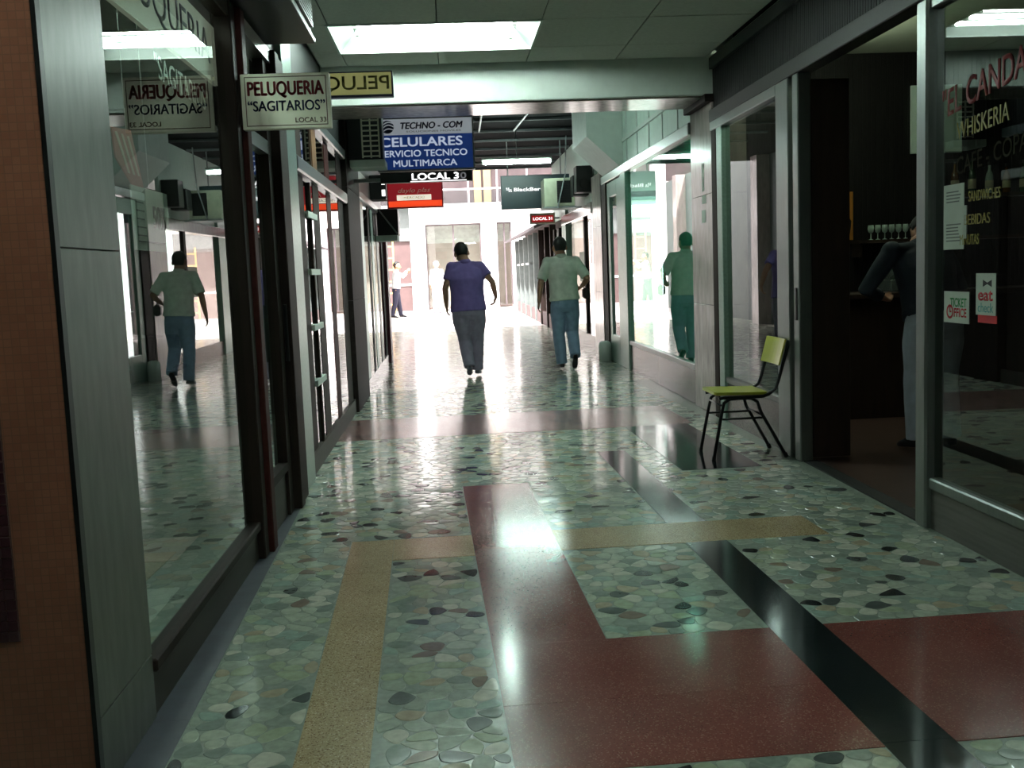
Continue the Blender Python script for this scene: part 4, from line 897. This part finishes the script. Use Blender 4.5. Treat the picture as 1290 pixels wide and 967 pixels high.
# ================================================================= PEOPLE
def remesh(b, name, vox, smooth_it=4):
    me = bpy.data.meshes.new(name); b.to_mesh(me); b.free()
    o = bpy.data.objects.new('tmp_body', me); COL.objects.link(o)
    r = o.modifiers.new('r', 'REMESH'); r.mode = 'VOXEL'; r.voxel_size = vox
    s = o.modifiers.new('s', 'SMOOTH'); s.factor = .5; s.iterations = smooth_it
    bpy.context.view_layer.update()
    m2 = bpy.data.meshes.new_from_object(o.evaluated_get(bpy.context.evaluated_depsgraph_get()))
    bpy.data.objects.remove(o); bpy.data.meshes.remove(me); m2.name = name
    return m2
V = Vector
def lerp(a, c, t): return a + (c - a) * t
def person(loc, yaw, J, label, mats, vox=.011, bulk=1.0, sleeve=.5, hair_low=.35, hand_pose=(0.5, 0.5), head_yaw=0.0, head_pitch=0.0, head_roll=0.0, hem=None, group=None):
    """J: joints in metres, person faces local +Y, ground at z=0"""
    t = root('person', loc, label, 'person', group); t.rotation_euler = (0, 0, yaw)
    WLOC[t.name] = V((0, 0, 0))     # children are modelled in the person's own frame
    g = {k: V(v) for k, v in J.items()}
    hip, neck, head = g['hip'], g['neck'], g['head']
    up = (neck - hip)
    # --- body
    b = BM()
    HS = 1.17
    hm = Matrix.Rotation(head_yaw, 3, 'Z') @ Matrix.Rotation(head_pitch, 3, 'X') @ Matrix.Rotation(head_roll, 3, 'Y')
    def HP(x, y, z): return head + hm @ (V((x, y, z)) * HS)
    ball(b, HP(0, -.008, .03), .079 * HS, .098 * HS, .098 * HS, 16, 12, hm)
    ball(b, HP(0, .02, -.035), .062 * HS, .075 * HS, .085 * HS, 14, 10, hm)
    ball(b, HP(0, .055, -.088), .034 * HS, .034 * HS, .03 * HS, 10, 8, hm)
    tube(b, [HP(0, .085, .02), HP(0, .104, -.012), HP(0, .118, -.034), HP(0, .1, -.045)], [.009, .013, .017, .012], 8)
    for s in (-1, 1):
        ball(b, HP(s * .081, -.012, -.008), .012 * HS, .022 * HS, .034 * HS, 8, 8, hm); ball(b, HP(s * .045, .06, -.03), .026 * HS, .024 * HS, .024 * HS, 8, 8, hm)
        ball(b, HP(s * .033, .082, .03), .026 * HS, .014 * HS, .008 * HS, 8, 6, hm)
    tube(b, [HP(-.024, .086, -.067), HP(0, .097, -.066), HP(.024, .086, -.067)], .008, 6)
    tube(b, [lerp(neck, hip, .08), neck, HP(0, -.02, -.03)], [.085, .074, .066], 12)
    W = bulk
    tors = [(0, .165, .115), (.16, .165 * W, .12 * W), (.4, .158 * W, .118 * W), (.62, .168 * W, .122 * W), (.82, .178 * W, .112), (.93, .14, .085), (1.0, .07, .06)]
    sx = (g['shR'] - g['shL']).normalized()
    tube(b, [hip + up * q[0] for q in tors], [(q[1] * .93, q[2] * .93) for q in tors], 16, hint=sx)
    for s in 'LR':
        sh, el, wr = g['sh' + s], g['el' + s], g['wr' + s]
        tube(b, [lerp(neck - up * .08, sh, .35), sh, lerp(sh, el, .3), lerp(sh, el, .7), el, lerp(el, wr, .25), lerp(el, wr, .7), wr], [.06, .062, .054, .046, .042, .043, .034, .027], 12, dome=True)
        # hand: palm, four fingers, thumb
        f = (wr - el).normalized(); hd = g.get('hd' + s); f = (V(hd)).normalized() if hd is not None else f
        side = V((1 if s == 'R' else -1, 0, 0)); fw = V((0, 1, 0))
        ac = fw - f * fw.dot(f); ac = ac.normalized() if ac.length > .1 else V((0, 0, 1))     # across the palm, towards the thumb
        nm = f.cross(ac); nm = nm if nm.dot(side) > 0 else -nm                                # back of the hand faces outward
        tube(b, [wr - f * .01, wr + f * .035, wr + f * .085], [(.026, .020), (.040, .019), (.042, .016)], 10, hint=ac, dome=True)
        curl = hand_pose[0 if s == 'L' else 1]
        for k, ln in enumerate((.072, .08, .075, .058)):
            base = wr + f * .085 + ac * (.030 - .020 * k); d = f; pts = [base - f * .02, base]; a = 0
            for seg in (.45, .32, .23):
                a += curl * .75; d = (f * math.cos(a) - nm * math.sin(a)); pts.append(pts[-1] + d * ln * seg)
            tube(b, pts, [.0095, .0095, .009, .0085, .0075], 7, dome=True)
        tb = wr + f * .028 + ac * .030; d1 = (ac * .75 + f * .65 - nm * .15).normalized(); d2 = (ac * .25 + f * .95 - nm * .35).normalized()
        tube(b, [tb - ac * .015, tb + d1 * .03, tb + d1 * .03 + d2 * .028, tb + d1 * .03 + d2 * .052], [.014, .012, .0105, .008], 8, dome=True)
        hp, kn, an = hip + sx * (.09 * W if s == 'R' else -.09 * W) - V((0, 0, .02)), g['kn' + s], g['an' + s]
        tube(b, [hp, lerp(hp, kn, .3), lerp(hp, kn, .8), kn, lerp(kn, an, .3), lerp(kn, an, .8), an], [.09, .085, .06, .055, .058, .038, .036], 12, dome=True)
    link('body', remesh(b, 'body', min(vox, .0085), 3), mats['skin'], t, True)
    for s in (-1, 1): link('eye', ball(BM(), HP(s * .032, .078, .012), .013, .011, .010, 8, 6, hm), M['eye'], t, True)
    # --- shirt
    b = BM(); k = 1.0
    hz = hem if hem is not None else -.04
    secs = [(hz, .186 * W, .142 * W), (.02, .186 * W, .142 * W), (.16, .176 * W, .136 * W), (.4, .170 * W, .134 * W), (.62, .182 * W, .138 * W), (.82, .196 * W, .128), (.92, .155, .098), (.985, .082, .074)]
    tube(b, [hip + up * q[0] for q in secs], [(q[1], q[2]) for q in secs], 20, hint=sx)
    for s in 'LR':
        sh, el, wr = g['sh' + s], g['el' + s], g['wr' + s]
        if sleeve <= 1: end = lerp(sh, el, sleeve); pts = [lerp(neck - up * .08, sh, .3), sh, lerp(sh, end, .5), end]; rr = [.072, .080, .075, .074]
        else: end = lerp(el, wr, sleeve - 1); pts = [lerp(neck - up * .08, sh, .3), sh, lerp(sh, el, .5), el, end]; rr = [.072, .078, .068, .062, .052 if sleeve > 1.6 else .06]
        tube(b, pts, rr, 14)
        ball(b, sh, .08, .08, .08, 12, 8)
    so = link('shirt', remesh(b, 'shirt', vox, 4), mats['shirt'], t, True)
    col = tube(BM(), [neck - up * .055 + V((0, -.006, 0)), neck + up * .035], [(.086, .080), (.078, .074)], 16, hint=sx); link('collar', col, mats['shirt'], so, True)
    # --- trousers
    b = BM()
    tube(b, [hip + up * .10, hip + up * .02, hip - V((0, 0, .08)), hip - V((0, 0, .14))], [(.162 * W, .12 * W), (.168 * W, .127 * W), (.168 * W, .127 * W), (.13 * W, .10 * W)], 18, hint=sx)
    for s in 'LR':
        hp, kn, an = hip + sx * (.076 * W if s == 'R' else -.076 * W) - V((0, 0, .03)), g['kn' + s], g['an' + s]
        tube(b, [hp, lerp(hp, kn, .35), lerp(hp, kn, .8), kn, lerp(kn, an, .35), lerp(kn, an, .8), lerp(kn, an, .98)], [.098 * W, .100 * W, .094, .088, .086, .080, .080], 14)
    tr_ = link('trousers', remesh(b, 'trousers', vox, 4), mats['trousers'], t, True)
    if 'belt' in mats: link('belt', tube(BM(), [hip + up * .085, hip + up * .155], [(.172 * W, .128 * W), (.172 * W, .128 * W)], 22, hint=sx), mats['belt'], t, True)
    # --- shoes
    for s in 'LR':
        an = g['an' + s]; toe = V(g['toe' + s]); d = toe - an; d2 = V((d.x, d.y, 0)); d2 = d2.normalized() if d2.length > .02 else V((0, 1, 0))
        hl = an - (toe - an).normalized() * .06 - V((0, 0, .045))
        ax = (toe - hl); L = ax.length; ax.normalize()
        sd = V((d2.y, -d2.x, 0)); nu_ = ax.cross(sd) if ax.cross(sd).z < 0 else -ax.cross(sd); nu_ = -nu_
        b = BM(); pf = [(0.0, .026, .03, .03), (.04, .036, .042, .036), (.13, .038, .05, .042), (.19, .042, .036, .03), (.25, .040, .026, .022), (.285, .022, .016, .016)]
        f = L / .285; rings = []
        for q, w_, h_, c_ in pf:
            c0 = hl + ax * q * f + nu_ * (c_ - .012)
            rings.append([b.verts.new(c0 + sd * w_ * math.cos(a) + nu_ * (max(-c_, h_ * math.sin(a)) if math.sin(a) > 0 else max(-c_ * .95, c_ * 1.3 * math.sin(a)))) for a in (2 * PI * i / 14 for i in range(14))])
        for r0, r1 in zip(rings, rings[1:]):
            for i in range(14): b.faces.new((r0[i], r0[(i + 1) % 14], r1[(i + 1) % 14], r1[i]))
        b.faces.new(rings[0][::-1]); b.faces.new(rings[-1])
        link('shoe', b, mats['shoe'], t, True)
    # --- hair: shell over the skull, ending at the nape and above the ears
    b = BM(); bmesh.ops.create_uvsphere(b, u_segments=24, v_segments=16, radius=1.0)
    kill = [v for v in b.verts if v.co.z < (-.72 + hair_low * 0 if v.co.y < -.35 else (-.05 if v.co.y < .25 else .42))]
    bmesh.ops.delete(b, geom=kill, context='VERTS')
    for v in b.verts:
        n_ = mnoise.noise(v.co * 6) * .03
        v.co = HP(v.co.x * .0865 * (1 + n_), -.012 + v.co.y * .106 * (1 + n_), .033 + v.co.z * .106 * (1 + n_))
    ret = bmesh.ops.extrude_face_region(b, geom=list(b.faces)); c_ = HP(0, 0, .02)
    for v in [q for q in ret['geom'] if isinstance(q, bmesh.types.BMVert)]: v.co = c_ + (v.co - c_) * .9
    bmesh.ops.recalc_face_normals(b, faces=b.faces)
    link('hair', b, mats['hair'], t, True)
    return t
person((.25, 14.35, 0), 0, dict(hip=(.01, 0, .95), neck=(-.01, .05, 1.60), head=(-.05, .10, 1.715), shL=(-.20, .04, 1.53), elL=(-.30, -.02, 1.24), wrL=(-.29, .06, 1.00),
       shR=(.20, .05, 1.52), elR=(.355, -.04, 1.31), wrR=(.40, .04, 1.10), hdR=(-.25, .35, -.8), knL=(-.06, .03, .50), anL=(-.01, -.16, .15), toeL=(-.01, .07, .03), knR=(.12, .06, .50), anR=(.10, .06, .085), toeR=(.13, .26, .03)),
       'man in a purple t-shirt and grey trousers walking away down the middle', dict(skin=M['skin'], shirt=M['shirt_purple'], trousers=M['trousers_grey'], shoe=M['shoe_grey'], hair=M['hair']),
       bulk=1.36, sleeve=.6, hem=-.05, head_pitch=-.35, head_roll=-.12, hand_pose=(.45, .55))
m2 = person((1.58, 14.75, 0), 0, dict(hip=(.07, 0, .98), neck=(.04, .05, 1.63), head=(.03, .08, 1.75), shL=(-.16, .03, 1.55), elL=(-.27, -.04, 1.27), wrL=(-.30, .02, .99),
       shR=(.245, .03, 1.55), elR=(.40, -.05, 1.30), wrR=(.335, .13, 1.19), hdR=(-.2, .6, -.25), knL=(-.03, .03, .52), anL=(-.0, .0, .085), toeL=(-.02, .2, .03), knR=(.17, .03, .53), anR=(.17, -.24, .21), toeR=(.18, -.04, .03)),
       'man in a grey-green shirt and blue jeans walking away near the far window', dict(skin=M['skin'], shirt=M['shirt_green'], trousers=M['jeans'], shoe=M['shoe'], hair=M['hair_grey'], belt=M['leather']),
       bulk=1.2, sleeve=.88, hem=.10, hand_pose=(.4, 1.3), head_pitch=-.1)
pc = root('pouch', (1.915, 14.83, 1.08), 'small black pouch held at the hip by the man in jeans', 'bag')
link('pouch_body', bx(1.92, 2.02, 14.80, 14.93, 1.01, 1.17, bev=.03), M['leather'], pc)
link('pouch_strap', tube(BM(), [(1.94, 14.83, 1.165), (1.95, 14.86, 1.21), (1.99, 14.89, 1.165)], .009, 8), M['leather'], pc)
person((-1.78, 35.3, 0), -PI / 2, dict(hip=(0, 0, .98), neck=(0, .04, 1.62), head=(0, .07, 1.76), shL=(-.19, .03, 1.54), elL=(-.24, .25, 1.40), wrL=(-.12, .40, 1.52), shR=(.19, .03, 1.54), elR=(.24, .26, 1.44), wrR=(.10, .42, 1.60),
       knL=(-.12, .06, .52), anL=(-.15, .12, .085), toeL=(-.17, .32, .03), knR=(.10, -.05, .52), anR=(.13, -.16, .085), toeR=(.15, .04, .03)),
       'distant man in a white shirt and dark trousers raising his hands by the ladder', dict(skin=M['skin'], shirt=M['cloth_white'], trousers=M['trousers_dark'], shoe=M['shoe'], hair=M['hair'], belt=M['leather']), vox=.02, bulk=1.1, sleeve=1.8, hem=.10)
person((-.40, 37.5, 0), .3, dict(hip=(0, 0, .98), neck=(0, .04, 1.62), head=(0, .07, 1.76), shL=(-.18, .03, 1.54), elL=(-.24, .0, 1.26), wrL=(-.22, .12, 1.02), shR=(.18, .03, 1.54), elR=(.24, .0, 1.26), wrR=(.22, .12, 1.02),
       knL=(-.10, .04, .52), anL=(-.11, .0, .085), toeL=(-.13, .2, .03), knR=(.10, .04, .52), anR=(.11, .05, .085), toeR=(.13, .25, .03)),
       'distant figure painted white for the glare, standing before the far windows', dict(skin=M['skin'], shirt=M['cloth_white'], trousers=M['cloth_white'], shoe=M['shoe_grey'], hair=M['cloth_white']), vox=.02, bulk=1.15, sleeve=1.8)  # white clothes and hair stand in for overexposure
person((3.53, 7.35, 0), .1, dict(hip=(0, 0, .98), neck=(.0, .20, 1.53), head=(.13, .34, 1.60), shL=(-.25, .15, 1.48), elL=(-.44, .17, 1.21), wrL=(-.22, .34, 1.14), shR=(.14, .15, 1.49), elR=(.30, .14, 1.22), wrR=(.14, .36, 1.16),
       knL=(-.12, .04, .52), anL=(-.13, .0, .085), toeL=(-.16, .2, .03), knR=(.12, .04, .52), anR=(.15, .02, .085), toeR=(.19, .22, .03)),
       'man in a navy shirt and pale jeans standing inside the bar doorway', dict(skin=M['skin'], shirt=M['shirt_navy'], trousers=M['jeans_pale'], shoe=M['shoe'], hair=M['hair'], belt=M['leather']), bulk=1.25, sleeve=1.75, hem=.12, head_pitch=-.7, hand_pose=(1.0, 1.0))
